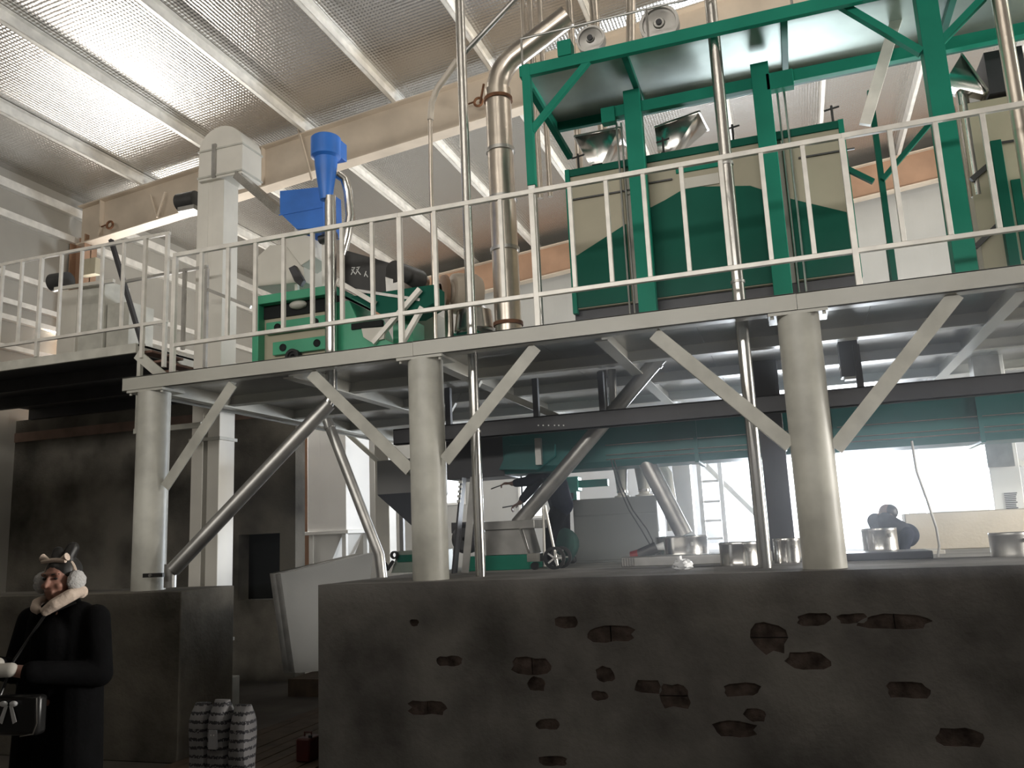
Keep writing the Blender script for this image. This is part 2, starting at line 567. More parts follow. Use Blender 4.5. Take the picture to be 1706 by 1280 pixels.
# left block of the plinth and the passage floor between
LXR = A(302, 985, PY).x
struct(MB().box(XL, LXR, PY, 7.55, FZ, PZ - .02).build('wall_plinth_left', M['concrete'], None, .01), 'dark low cement wall under the left platform column')
# concrete partition behind the left bay with a dark opening
CY = 11.0
cx1 = A(492, 900, CY).x
ox0, ox1, oz0, oz1 = RC(397, 890, 466, 1000, CY)
m = MB()
ztop = 3.62
m.box(XL, ox0, CY, CY + .26, FZ, ztop).box(ox1, cx1, CY, CY + .26, FZ, ztop).box(ox0, ox1, CY, CY + .26, FZ, oz0).box(ox0, ox1, CY, CY + .26, oz1, ztop)
wp = struct(m.build('wall_partition', M['concrete']), 'dark rough cement partition wall with a black opening')
MB().box(XL, cx1, CY - .02, CY + .28, ztop, ztop + .16).build('wall_cap', mat('pink_cap', (.30, .20, .16), .9, 0, .2, 3, .2, 20), wp)
MB().box(XL, -8.4, CY, CY + .26, ztop + .16, 4.0).build('wall_upstand', M['concrete'], wp)
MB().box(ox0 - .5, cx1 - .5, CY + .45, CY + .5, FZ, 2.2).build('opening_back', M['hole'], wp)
# timber planks over the passage floor
pl = thing('plank_walkway', 'brown plank walkway on the floor of the dark passage', 'walkway', ((LXR + PXL) / 2, 6.5, FZ))
for i in range(9):
    x0 = LXR + .02 + i * (PXL - LXR - .04) / 9
    MB().box(x0, x0 + (PXL - LXR - .04) / 9 - .012, 4.6 + random.uniform(0, .3), 9.6 + random.uniform(0, .4), FZ + .002, FZ + .03 + random.uniform(0, .006)).build('plank', M['wood'], pl)
MB().box(LXR - .9, PXL - .1, 9.9, 10.95, FZ, -.08).build('ramp_step', M['wood'], pl)

# ================================================================ MAIN STEEL PLATFORM
ZB, ZT, ZRAIL = 3.315, 3.466, 4.768
plat = thing('steel_platform', 'long ivory steel mezzanine platform standing on thick round columns', 'platform', (-3.16, 7.05, PZ))
PX0, PX1 = A(207, 645, 7).x, 5.2
xj1, xj2 = A(690, 585, 7).x, A(1327, 505, 7).x
for i, (a, b, dy) in enumerate(((PX0, xj1, .0), (xj1 + .004, xj2, -.006), (xj2 + .004, PX1, -.002))):
    m = MB()
    m.box(a, b, 6.97 + dy, 6.99 + dy, ZB, ZT).box(a, b, 6.97 + dy, 7.10, ZT - .012, ZT).box(a, b, 6.97 + dy, 7.10, ZB, ZB + .012)
    m.build('edge_beam', M['ivory'], plat, .002)
MB().box(PX0, PX0 + .02, 6.98, 13, ZB, ZT).build('end_beam', M['ivory'], plat, .002)
PYB = 13.0
ELX = A(405, 700, 8.5).x
# chequer plate deck in sheets
nsh = 8
for i in range(nsh):
    a = PX0 + .03 + (PX1 - PX0 - .03) * i / nsh
    b = PX0 + .03 + (PX1 - PX0 - .03) * (i + 1) / nsh - .004
    MB().box(a, b, 7.1, PYB, ZT - .03, ZT - .004 - .001 * (i % 2)).build('deck_sheet', M['deck_under'], plat)
colx = [A(252, 720, 7.05).x, A(709, 700, 7.05).x, A(1337, 600, 7.05).x, 3.45]
cyl = None
for i, x in enumerate(colx):
    m = MB().tube((x, 7.08, PZ - .02), (x, 7.08, ZB - .03), .165, 36)
    o = m.build('column', M['ivory_dirty'], plat)
    cp = MB().box(x - .23, x + .23, 6.93, 7.27, ZB - .03, ZB - .005).build('cap_plate', M['ivory'], o)
    for s in (-1, 1):
        MB().tube((x + s * .2, 6.96, ZB - .055), (x + s * .2, 6.96, ZB - .03), .014, 8).build('bolt', M['ivory'], cp)
# diagonal angle braces
br = [((275, 812), (388, 640)), ((683, 783), (518, 622)), ((741, 768), (893, 578)), ((1318, 742), (1090, 556)), ((1392, 748), (1594, 490)), ]
for (p, q) in br:
    a, b = A(*p, 7.03), A(*q, 7.03)
    d = (b - a).normalized()
    n = Vector((0, 1, 0)).cross(d).normalized()
    m = MB()
    m.bar(a, b, .012, .115, n)
    m2 = Vector((0, .055, 0))
    m.bar(a - n * .055 + m2, b - n * .055 + m2, .11, .012, n)
    m.build('brace', M['ivory_dirty'], plat)
# joists under the deck
for Y in (8.35, 9.7, 11.2, 12.9):
    m = MB().box(PX0 + .1, PX1, Y - .005, Y + .005, ZB + .0, ZT - .03).box(PX0 + .1, PX1, Y - .06, Y + .06, ZB, ZB + .012)
    m.build('joist', M['ivory'], plat)
for x in colx + [-4.7, -1.5, 1.8]:
    m = MB().box(x - .006, x + .006, 7.1, PYB, ZB - .02, ZT - .03).box(x - .06, x + .06, 7.1, PYB, ZB - .03, ZB - .018)
    m.build('cross_beam', M['ivory'], plat)
for (u, v) in ((641, 850), (1140, 830)):
    x = A(u, v, 12.7).x
    MB().box(x - .13, x + .13, 12.6, 12.86, PZ, ZB - .03).build('rear_column', M['offwhite'], plat, .01)
# rear diagonal braces seen between the columns
for (p, q, Y) in (((578, 722), (665, 800), 12.6), ((775, 635), (735, 710), 9.7), ((1165, 765), (1262, 860), 12.6), ((1640, 735), (1706, 775), 12.5), ((835, 655), (930, 695), 9.0), ((745, 610), (800, 640), 8.2)):
    MB().bar(A(*p, Y), A(*q, Y), .06, .07).build('rear_brace', M['ivory_dirty'], plat)

# ---------------------------------------------------------------- guard railing of the main platform
RY = 7.0
rail = thing('guard_railing', 'square-tube guard railing along the main platform edge', 'railing', (-3, RY, ZT))
RX0, RX1 = -6.06, 4.9
hs = .021
joints = [RX0, -3.40, .64, RX1]
for a, b in zip(joints[:-1], joints[1:]):
    MB().box(a, b, RY - hs, RY + hs, ZRAIL - .045, ZRAIL).build('top_rail', M['rail'], rail, .003)
    MB().box(a, b, RY - hs, RY + hs, 3.735, 3.775).build('bottom_rail', M['rail'], rail, .003)
posts = [-6.04, -3.39, -2.04, .64, 3.3]
pk = None
for x in posts:
    MB().box(x - .024, x + .024, RY - .024, RY + .024, ZT, ZRAIL - .045).build('post', M['rail'], rail, .003)
x = -5.70
while x < RX1:
    if min(abs(x - p) for p in posts) > .12:
        if pk is None:
            pk = MB().box(x - .019, x + .019, RY - .019, RY + .019, 3.775, ZRAIL - .045).build('picket', M['rail'], rail, .003)
            pkx = x
        else:
            copy_part(pk, (x - pkx, 0, 0))
    x += .3352


# ================================================================ ON THE PLATFORM
def rbox(u0, v0, u1, v1, Y, dep):
    x0, x1, z0, z1 = RC(u0, v0, u1, v1, Y)
    return MB().box(x0, x1, Y, Y + dep, z0, z1)


def poly(pts, Y):
    return [(A(u, v, Y).x, A(u, v, Y).z) for u, v in pts]


# ---- green upper gallery over the sifter
G0 = -2.19
up = thing('upper_gallery', 'green steel upper gallery with dark sheet underside above the sifter', 'platform', (0, 7.9, ZT))
GZ = 6.2
MB().box(G0, 5.0, 7.30, 7.36, GZ - .10, GZ + .02).build('front_beam', M['green'], up, .004)
MB().box(G0 + .02, 5.0, 7.36, 8.55, GZ - .02, GZ).build('gallery_floor', M['gallery_sheet'], up)
MB().box(G0, G0 + .06, 7.36, 8.55, GZ - .1, GZ + .02).build('end_beam', M['green'], up, .004)
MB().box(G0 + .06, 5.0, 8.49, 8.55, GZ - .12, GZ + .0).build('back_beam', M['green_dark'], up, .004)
for x in (-1.15, .32, 1.75, 3.2):
    MB().box(x - .03, x + .03, 7.36, 8.49, GZ - .08, GZ - .02).build('cross_beam', M['green_dark'], up, .003)
x = A(888, 330, 7.33).x
MB().box(x - .04, x + .04, 7.29, 7.37, 4.95, GZ + .02).build('corner_post', M['green'], up, .003)
MB().box(x - .035, x + .035, 7.30, 7.36, ZT, 4.95).build('corner_post_foot', M['steel_dull'], up, .003)
MB().bar(A(992, 88, 7.33), A(886, 217, 7.33), .05, .06).build('brace', M['green'], up)
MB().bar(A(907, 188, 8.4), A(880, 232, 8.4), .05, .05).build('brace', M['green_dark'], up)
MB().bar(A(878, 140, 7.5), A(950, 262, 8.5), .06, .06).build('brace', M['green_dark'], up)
for (u, v, topz, py_) in ((1068, 350, 6.1, 8.05), (1287, 320, 6.1, 8.05), (1578, 250, 7.6, 7.47)):
    x = A(u, v, py_).x
    MB().box(x - .085, x + .085, py_ - .08, py_ + .08, ZT, topz).build('main_post', M['green'], up, .005)
xa, xb = A(1003, 190, 8.05).x, 4.9
z = A(1160, 160, 8.05).z
MB().box(xa, xb, 8.02, 8.1, z - .06, z + .06).build('tie_beam', M['green'], up, .004)
rbox(1001, 178, 1024, 203, 7.98, .1).build('beam_end_plate', M['green'], up, .004)
rbox(1276, 118, 1322, 146, 7.97, .1).build('beam_end_plate', M['green'], up, .004)
for (p, q) in (((1378, -5), (1535, 88)), ((1640, -5), (1560, 78))):
    MB().bar(A(*p, 7.43), A(*q, 7.43), .06, .075, (0, 1, 0)).build('knee_brace', M['green'], up)
for (p, q) in (((1550, 205), (1470, 300)), ((1412, 282), (1455, 303))):
    MB().bar(A(*p, 8.1), A(*q, 8.1), .045, .05, (0, 1, 0)).build('lower_brace', M['green_dark'], up)
x = A(1462, 250, 8.15).x
MB().box(x - .025, x + .025, 8.12, 8.17, ZT, A(1460, 150, 8.15).z).build('thin_post', M['green_dark'], up)
x = A(1486, 440, 8.3).x
MB().box(x - .03, x + .03, 8.3, 8.36, ZT, A(1482, 405, 8.3).z).build('foot_post', M['green_dark'], up)
ur = thing('gallery_rail', 'thin grey rod guard rail above the green upper gallery', 'railing', (0, 7.33, GZ + .02))
zr = A(872, 64, 7.33).z
MB().tube((G0 + .02, 7.33, zr), (3.5, 7.33, zr), .012, 8).build('rod', M['steel_dull'], ur)
for x in (G0 + .03, -.9, .4):
    MB().tube((x, 7.33, GZ + .02), (x, 7.33, zr), .012, 8).build('rod_post', M['steel_dull'], ur)
# wheels and drive on the gallery floor
for u, v, rp, lab in ((985, 68, 24, 'small grey pulley wheel on top of the green gallery'), (1099, 42, 32, 'large grey pulley wheel on top of the green gallery')):
    c = A(u, v, 7.75)
    rr = rp / 1393 * 8.6
    c.z = max(c.z, GZ + rr + .02)
    t = thing('pulley_wheel', lab, 'pulley', (c.x, 7.75, GZ))
    MB().lathe(c, [(.02, -.05), (rr * .25, -.05), (rr * .3, -.03), (rr * .82, -.02), (rr * .85, -.045), (rr, -.045), (rr, .045), (rr * .85, .045), (rr * .8, .02), (.02, .02)], 28, (0, 1, 0)).build('rim', M['steel_dull'], t)
    MB().tube(c + Vector((0, -.07, 0)), c + Vector((0, .25, 0)), .03, 12).build('shaft', M['dark_steel'], t)
    MB().box(c.x - .06, c.x + .06, 7.9, 8.0, GZ, c.z + .05).build('bearing_stand', M['green'], t, .004)
tag(rbox(928, 66, 951, 92, 7.4, .15).build('control_box', M['green'], None, .006), 'small green box standing on the gallery front beam', 'box')

# ---- the big sifter: cream cabinet with a green mountain-shaped band
SY = 8.22
sx0, sx1, _, _ = RC(948, 300, 1428, 480, SY)
sz0, sz1 = A(1190, 486, SY).z, A(1190, 232, SY).z
sf = thing('grain_sifter', 'large cream and green box sifter on the platform behind the railing', 'machine', ((sx0 + sx1) / 2, SY + .6, ZT))
segs = [sx0, A(1047, 400, SY).x, A(1072, 400, SY).x, A(1296, 380, SY).x, A(1318, 380, SY).x, sx1]
for a, b, mm, dy in ((segs[0], segs[1], 'cream', 0), (segs[1], segs[2], 'offwhite', .08), (segs[2], segs[3], 'cream', 0), (segs[3], segs[4], 'offwhite', .08), (segs[4], segs[5], 'cream', 0)):
    MB().box(a, b - .004, SY + dy, SY + 1.4, sz0, sz1 if dy else sz1 - .12).build('cabinet', M[mm], sf, .006)
mt = [(962, 426), (1055, 366), (1075, 351), (1108, 334), (1145, 312), (1250, 310), (1310, 330), (1423, 357)]


def mount_z(x):
    pts = poly(mt, SY)
    for (xa, za), (xb, zb) in zip(pts[:-1], pts[1:]):
        if xa <= x <= xb:
            return za + (zb - za) * (x - xa) / (xb - xa)
    return pts[0][1] if x < pts[0][0] else pts[-1][1]


for a, b in ((segs[0], segs[1]), (segs[2], segs[3]), (segs[4], segs[5])):
    xs = sorted([a + .01, b - .01] + [p[0] for p in poly(mt, SY) if a + .01 < p[0] < b - .01])
    pl_ = [(xs[0], sz0 + .01)] + [(xs[-1], sz0 + .01)] + [(q, mount_z(q)) for q in reversed(xs)]
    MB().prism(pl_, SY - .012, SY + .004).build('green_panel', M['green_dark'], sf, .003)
for a in (segs[0], segs[5] - .05):
    MB().box(a, a + .05, SY - .035, SY + .03, sz0 - .05, sz1 - .05).build('corner_frame', M['green'], sf, .003)
MB().box(segs[0], segs[5], SY + .05, SY + 1.3, sz0 - .12, sz0).build('bottom_tray', M['dark_steel'], sf, .01)
for u in (1003, 1130, 1215, 1370):
    c = A(u, 480, SY + .5)
    MB().lathe((c.x, SY + .45, sz0 - .12), [(.16, 0), (.16, -.06), (.07, -.2), (.07, -.32)], 20).build('outlet_spout', M['steel'], sf)
for u in (1041, 1049, 1322, 1334):
    p0, p1 = A(u - 5, 235, SY - .05), A(u + 12, 520, SY - .05)
    x = A(u, 400, SY - .05).x
    MB().tube((x, SY - .05, ZT + .02), (x, SY - .05, sz1 + .35), .011, 8).build('hanger_rod', M['steel_dull'], sf)
for (u0, v0, u1, v1) in ((947, 332, 1050, 318), (1076, 305, 1120, 299), (1078, 285, 1195, 268), (1330, 262, 1424, 248)):
    a, b = A(u0, v0, SY - .02), A(u1, v1, SY - .02)
    zm = (a.z + b.z) / 2
    MB().box(a.x, b.x, SY - .022, SY - .006, zm - .008, zm + .008).build('trim_line', M['motor'], sf)
for (u0, v0, u1, v1) in ((1125, 270, 1196, 283), (1140, 292, 1198, 310)):
    rbox(u0, v0, u1, v1, SY - .02, .03).build('front_plate', M['green'] if v0 < 290 else M['offwhite'], sf, .003)
zt_ = A(1190, 252, SY).z
MB().box(sx0, sx1, SY - .02, SY + .03, sz1 - .13, sz1 - .05).build('top_edge', M['green_dark'], sf, .004)
for u, v in ((962, 245), (1105, 245), (1222, 232), (1387, 195)):
    c = A(u, v, SY)
    t = MB()
    t.tube((c.x, SY, sz1 - .06), (c.x, SY, sz1 + .12), .012, 8)
    t.tube((c.x - .07, SY, sz1 + .08), (c.x + .07, SY, sz1 + .1), .01, 8)
    t.build('clamp_screw', M['motor'], sf)
for u in (1075, 1290):
    x = A(u, 510, SY + .1).x
    for dy in (.15, 1.2):
        MB().box(x - .05, x + .05, SY + dy, SY + dy + .1, ZT, sz0 - .1).build('leg', M['green'], sf, .004)


# stainless feed hoppers hanging below the gallery
def hopper(label, rim, tip, spout=True):
    c = sum((Vector(p) for p in rim), Vector()) / 4
    t = thing('feed_hopper', label, 'hopper', (c.x, c.y, c.z))
    m = MB()
    m.funnel(rim, tip)
    o = m.build('hopper_shell', M['steel'], t)
    sm = o.modifiers.new('thickness', 'SOLIDIFY')
    sm.thickness = .006
    e = MB()
    for i in range(4):
        e.bar(rim[i], rim[(i + 1) % 4], .02, .02)
    e.build('rim_flange', M['steel'], t)
    if spout:
        b = sum((Vector(p) for p in tip), Vector()) / 4
        MB().tube(b + Vector((0, 0, .03)), b - Vector((0, 0, .12)), .06, 16).build('rubber_sleeve', M['rubber'], t)
    return t


def rect_loop(c, hx, hy):
    return [Vector((c.x - hx, c.y - hy, c.z)), Vector((c.x + hx, c.y - hy, c.z)), Vector((c.x + hx, c.y + hy, c.z)), Vector((c.x - hx, c.y + hy, c.z))]


a, b = A(957, 226, 8.35), A(1032, 214, 8.35)
c = (a + b) / 2
tip = A(990, 268, 8.35)
hopper('stainless feed hopper above the left end of the sifter', [Vector((a.x, 8.35, c.z)), Vector((b.x, 8.35, c.z)), Vector((b.x, 8.8, c.z)), Vector((a.x, 8.8, c.z))],
       rect_loop(Vector((tip.x, 8.5, tip.z)), .07, .07))
a, b = A(1090, 205, 8.35), A(1165, 186, 8.35)
tip = A(1105, 252, 8.35)
hopper('tilted stainless feed hopper beside the second green post', [Vector((a.x, 8.35, a.z - .05)), Vector((b.x, 8.35, b.z)), Vector((b.x + .05, 8.8, b.z)), Vector((a.x, 8.8, a.z))],
       [Vector((tip.x - .07, 8.45, tip.z + .06)), Vector((tip.x + .08, 8.45, tip.z)), Vector((tip.x + .08, 8.6, tip.z)), Vector((tip.x - .07, 8.6, tip.z + .06))])
a, b = A(1600, 92, 8.3), A(1640, 150, 8.3)
tip = A(1572, 142, 8.3)
th_ = thing('inlet_cone', 'bright crumpled stainless inlet cone high at the right', 'hopper', (a.x, 8.3, a.z))
P_ = lambda u, v, y: A(u, v, y)
m = MB()
rim = [P_(1602, 90, 8.25), P_(1645, 150, 8.25), P_(1645, 150, 8.25) + Vector((.02, .4, 0)), P_(1602, 90, 8.25) + Vector((.02, .4, 0))]
tail = [P_(1571, 141, 8.3), P_(1637, 157, 8.3), P_(1637, 157, 8.3) + Vector((0, .12, 0)), P_(1571, 141, 8.3) + Vector((0, .12, 0))]
m.funnel(rim, tail)
o = m.build('cone_shell', M['steel'], th_)
o.modifiers.new('thickness', 'SOLIDIFY').thickness = .006
e = MB()
for i in range(4):
    e.bar(rim[i], rim[(i + 1) % 4], .018, .018)
e.build('rim_flange', M['steel'], th_)
dc = P_(1640, 120, 8.5)
MB().box(dc.x - .02, dc.x + .3, 8.35, 8.8, dc.z - .3, dc.z + .12).build('dark_inlet', M['dark_steel'], th_)
pz_ = A(1605, 160, 8.35)
MB().tube((pz_.x, 8.4, A(1610, 330, 8.4).z), (pz_.x, 8.4, pz_.z + .06), .055, 16).build('cone_pipe', M['steel'], th_)
# steel channel strut leaning under the gallery
tag(MB().bar(A(1505, -8, 7.9), A(1441, 208, 7.9), .10, .05, (0, 1, 0)).build('channel_strut', M['rail']), 'pale steel channel strut slanting down beside the third green post', 'strut')

# ---- second sifter cut by the right edge
S2 = 8.35
x0 = A(1622, 330, S2).x
s2 = thing('grain_sifter', 'cream and green sifter cut off by the right edge of the picture', 'machine', (x0 + .8, S2 + .5, ZT))
z0, z1 = A(1660, 448, S2).z, A(1650, 165, S2).z
MB().box(x0, x0 + 2.2, S2, S2 + 1.2, z0, z1).build('cabinet', M['cream'], s2, .006)
x1 = A(1690, 330, S2 - .05).x
MB().box(x1, x0 + 2.2, S2 - .02, S2 + .004, z0 + .05, A(1690, 300, S2).z).build('green_panel', M['green_dark'], s2, .003)
xp = A(1663, 330, S2 - .06).x
MB().box(xp, xp + .09, S2 - .09, S2 - .01, ZT, A(1655, 240, S2).z).build('corner_frame', M['green_dark'], s2, .004)
MB().bar(A(1618, 300, S2 - .03), A(1668, 258, S2 - .03), .045, .05, (0, 1, 0)).build('brace', M['motor'], s2)
MB().bar(A(1625, 412, S2 - .03), A(1680, 358, S2 - .03), .045, .05, (0, 1, 0)).build('brace', M['motor'], s2)
MB().bar(A(1655, 240, S2 - .03), A(1700, 233, S2 - .03), .02, .02, (0, 1, 0)).build('trim_line', M['motor'], s2)
for dx in (.25, 1.7):
    MB().box(x0 + dx, x0 + dx + .1, S2 + .2, S2 + .3, ZT, z0).build('leg', M['green'], s2)
for u in (1603, 1612):
    x = A(u, 330, S2).x
    MB().tube((x, S2 + .02, ZT), (x, S2 + .02, z1), .014, 8).build('hanger_rod', M['steel_dull'], s2)

# ---- round pipes passing through the platform


def vpipe(label, u, v, Y, r, z0, z1, m='steel', bands=()):
    x = A(u, v, Y).x
    t = thing('steel_pipe', label, 'pipe', (x, Y, z0))
    MB().tube((x, Y, z0), (x, Y, z1), r, 24).build('pipe_body', M[m], t)
    for vv in bands:
        z = A(u, vv, Y).z
        MB().tube((x, Y, z - .012), (x, Y, z + .012), r * 1.12, 24).build('clamp_band', M['steel_dull'], t)
    return t


vpipe('tall thin stainless pipe just right of the middle column', 784, 500, 7.45, .05, PZ, 9.3, 'steel', (560, 720))
vpipe('tall stainless pipe crossing the sifter front, left of the right column', 1232, 500, 7.45, .056, PZ, 9.6, 'steel', (270, 470))
vpipe('brownish stainless pipe at the upper right edge', 1690, 150, 7.42, .06, ZT, 9.8, 'steel_warm')
# big ribbed duct with elbow
DY = 8.45
x = A(836, 300, DY).x
du = thing('air_duct', 'wide stainless air duct with a bent top beside the green gallery', 'duct', (x, DY, ZT))
zt = A(833, 150, DY).z
MB().tube((x, DY, ZT), (x, DY, zt), .148, 32).build('duct_body', M['steel_warm'], du)
el = [Vector((x, DY, zt)) + Vector((.42 * (1 - cos(t)), 0, .42 * sin(t))) for t in [i * pi / 16 for i in range(7)]]
el.append(el[-1] + (el[-1] - el[-2]).normalized() * .7)
MB().path(el, .13, 24).build('elbow', M['steel_warm'], du)
for vv, mm in ((166, 'rust'), (252, 'steel_dull'), (333, 'steel_dull'), (418, 'steel_dull'), (542, 'rust')):
    z = A(836, vv, DY).z
    MB().tube((x, DY, z - .02), (x, DY, z + .02), .165, 32).build('flange', M[mm], du)
MB().bar(A(800, 172, DY - .1), A(806, 140, DY - .1), .02, .02).build('lever', M['rust'], du)
# plastic hose with a steel pipe down to the deck
HY = 7.9
hs_ = [A(762, 100, HY), A(745, 125, HY), A(728, 148, HY), A(719, 172, HY), A(717, 200, HY)]
ho = thing('hose_pipe', 'thin beige transfer pipe bending down left of the tall pipe', 'pipe', (A(720, 560, HY).x, HY, ZT))
MB().path(hs_, .035, 14).build('hose', M['plastic'], ho)
MB().path([A(717, 200, HY), A(718, 300, HY), Vector((A(718, 300, HY).x, HY, ZT))], .024, 12).build('down_pipe', M['steel_warm'], ho)
MB().path([A(770, 92, HY), A(862, -5, HY)], .03, 12).build('upper_pipe', M['steel_dull'], ho)
# small pipes seen above the gallery
riser_labels = {873: 'thin riser pipe leftmost of the cluster behind the gallery corner', 886: 'riser pipe second from the left behind the gallery corner',
                902: 'riser pipe third from the left behind the gallery corner', 952: 'riser pipe just left of the small pulley wheel',
                993: 'riser pipe just right of the small pulley wheel', 1046: 'slanting riser pipe just left of the large pulley wheel'}
for u, dx, r in ((873, 0, .03), (886, 0, .04), (902, 0, .035), (952, 0, .045), (993, 0, .06), (1046, .25, .06)):
    p0 = A(u, 60, 9.6)
    tag(MB().tube((p0.x - dx * .4, 9.6, 5.8), (p0.x + dx * .6, 9.6, 9.3), r, 14).build('riser_pipe', M['steel_warm']), riser_labels[u], 'pipe', 'riser pipes behind the gallery')

# ---- bucket elevator
EY = 8.6
ex0, ex1 = A(320, 700, EY).x, A(366, 700, EY).x
ezt = A(370, 215, EY).z
ev = thing('bucket_elevator', 'tall cream bucket elevator with rounded head at the left', 'elevator', ((ex0 + ex1) / 2, EY + .15, FZ))
wleg = (ex1 - ex0) * .42
MB().box(ex0, ex0 + wleg, EY, EY + .3, .1, ezt - .5).build('leg_casing', M['elevator'], ev, .006)
MB().box(ex1 - wleg, ex1, EY, EY + .3, .1, ezt - .5).build('leg_casing', M['elevator'], ev, .006)
MB().box(ex0 + .01, ex1 - .01, EY + .006, EY + .29, ZT - .2, ezt - .5).build('casing_cover', M['elevator'], ev, .004)
for vv in (732, 1070):
    z = A(345, vv, EY).z
    MB().box(ex0 - .025, ex1 + .025, EY - .025, EY + .325, z - .02, z + .02).build('casing_flange', M['ivory_dirty'], ev, .003)
MB().box(ex0 - .06, ex1 + .08, EY - .04, EY + .36, FZ, .12).build('boot', M['ivory_dirty'], ev, .008)
hx0, hx1 = A(332, 270, EY - .05).x, A(404, 270, EY - .05).x
hz0, hz1 = A(370, 296, EY - .05).z, A(370, 246, EY - .05).z
hr = (hx1 - hx0) / 2
arc = [((hx0 + hx1) / 2 + hr * cos(t), hz1 + hr * .9 * sin(t)) for t in [pi * i / 12 for i in range(13)]]
MB().prism([(hx0, hz0), (hx1, hz0)] + arc, EY - .06, EY + .36).build('head', M['elevator'], ev, .008)
for vv in (246, 290):
    z = A(370, vv, EY - .06).z
    MB().box(hx0 - .012, hx1 + .012, EY - .075, EY + .375, z - .012, z + .012).build('head_flange', M['ivory_dirty'], ev, .002)
MB().box(A(360, 260, EY).x, A(366, 260, EY).x, EY - .09, EY - .06, A(360, 300, EY).z, A(360, 245, EY).z).build('bracket', M['steel_dull'], ev)
mc = A(315, 335, EY + .1)
mo = MB().cone(mc + Vector((-.16, 0, 0)), mc + Vector((.12, 0, 0)), .12, .12, 24).build('drive_motor', M['motor'], ev)
MB().box(mc.x - .1, mc.x + .16, EY + .0, EY + .22, mc.z - .17, mc.z - .11).build('motor_foot', M['steel_dull'], mo)
MB().bar(A(396, 292, EY - .02), A(466, 352, EY - .3), .10, .10).build('discharge_chute', M['steel'], ev)

# ---- blue cyclone with its stainless drop pipe
KY = 7.62
kc = A(543, 250, KY)
cyb = thing('cyclone_separator', 'bright blue cyclone separator on a stainless drop pipe', 'cyclone', (kc.x, KY, ZT))
za, zb, zc, zd = A(543, 232, KY).z, A(543, 262, KY).z, A(545, 275, KY).z, A(550, 332, KY).z
MB().lathe((kc.x, KY, 0), [(.02, za + .015), (.15, za + .015), (.165, za), (.165, zb), (.128, zb - .025), (.12, zc - .03), (.066, zd), (.02, zd)], 32).build('cyclone_body', M['blue'], cyb)
MB().box(kc.x - .02, kc.x + .15, KY + .02, KY + .2, zb, za - .01).build('inlet_box', M['blue'], cyb, .004)
xk = A(551, 470, KY).x
elz = 3.02
MB().path([(xk, KY, zd + .03), (xk, KY, elz + .2), (xk - .01, KY - .005, elz + .1), (xk - .07, KY - .03, elz)], .062, 24).build('drop_pipe', M['steel'], cyb)
T1a, T1b = Vector((xk - .02, KY - .01, elz + .06)), A(288, 950, 7.05)
MB().path([T1a, T1b], .075, 24).build('sloping_pipe', M['steel_dull'], cyb)
MB().tube(T1b + Vector((-.03, 0, -.17)), T1b + Vector((-.03, 0, .06)), .06, 20).build('pipe_socket', M['steel_dull'], cyb)
fb = thing('pipe_clamp', 'black clamp strap tying the sloping pipe to the left column', 'clamp', T1b + Vector((-.2, 0, -.03)))
MB().box(T1b.x - .22, T1b.x + .02, 6.88, 6.91, T1b.z - .06, T1b.z - .02).build('strap', M['black'], fb)
MB().tube((T1b.x - .12, 6.86, T1b.z - .04), (T1b.x - .12, 6.92, T1b.z - .04), .015, 8).build('bolt', M['steel_dull'], fb)
# stainless suction pipe right of the cyclone
tag(MB().path([A(562, 290, 7.7), A(573, 298, 7.75), A(580, 320, 7.8), A(584, 360, 7.8), A(578, 395, 7.8), A(570, 425, 7.8)], .052, 16).build('suction_pipe', M['steel']), 'bent stainless suction pipe on the right side of the blue cyclone', 'pipe')

# ---- blue hopper
BY = 7.85
pp = poly([(466, 318), (537, 311), (539, 380), (494, 382), (466, 355)], BY)
bh = thing('grain_hopper', 'boxy blue grain hopper left of the cyclone', 'hopper', (A(510, 380, BY).x, BY + .2, A(510, 382, BY).z))
MB().prism(pp[::-1], BY, BY + .42).build('hopper_body', M['blue'], bh, .006)
zs = A(500, 352, BY).z
MB().box(pp[0][0] - .004, pp[1][0] + .004, BY - .006, BY, zs - .008, zs + .008).build('seam', M['blue'], bh)
for u in (495, 540):
    xq = A(u, 400, BY + .2).x
    MB().box(xq - .02, xq + .02, BY + .18, BY + .22, A(500, 490, BY + .2).z, A(500, 378, BY + .2).z).build('leg', M['rail'], bh)

# ---- green grain cleaner
CYY = 7.7
gc = thing('grain_cleaner', 'green and cream grain cleaning machine behind the left railing', 'machine', (A(500, 600, CYY).x, CYY + .5, ZT))
gx0, gx1 = A(424, 540, CYY).x, A(556, 540, CYY).x
gz1 = A(490, 484, CYY).z
MB().box(gx0, gx1, CYY + .12, CYY + .9, ZT + .05, gz1 - .06).build('body', M['cream'], gc, .006)
MB().box(gx0 - .03, gx1, CYY, CYY + .95, gz1 - .10, gz1).build('top_frame', M['green_light'], gc, .006)
MB().box(gx0 - .03, gx0 + .05, CYY, CYY + .95, ZT, gz1 - .1).build('side_frame', M['green_light'], gc, .006)
MB().box(gx0 + .05, gx1, CYY + .1, CYY + .13, gz1 - .25, gz1 - .1).build('inspection_gap', M['hole'], gc)
for (u0, v0, u1, v1) in ((437, 528, 548, 548), (448, 562, 548, 584)):
    xa_, xb_, za_, zb_ = RC(u0, v0, u1, v1, CYY)
    o = MB().box(xa_, xb_, CYY + .07, CYY + .12, za_, zb_).build('sieve_rail', M['green_light'], gc, .004)
    for fr in (.18, .75):
        xm = xa_ + (xb_ - xa_) * fr
        zm = (za_ + zb_) / 2
        MB().lathe((xm, CYY + .069, zm), [(.002, 0), (.042, 0), (.042, .01)], 16, (0, -1, 0)).build('slot', M['hole'], o)
wc = A(484, 593, CYY)
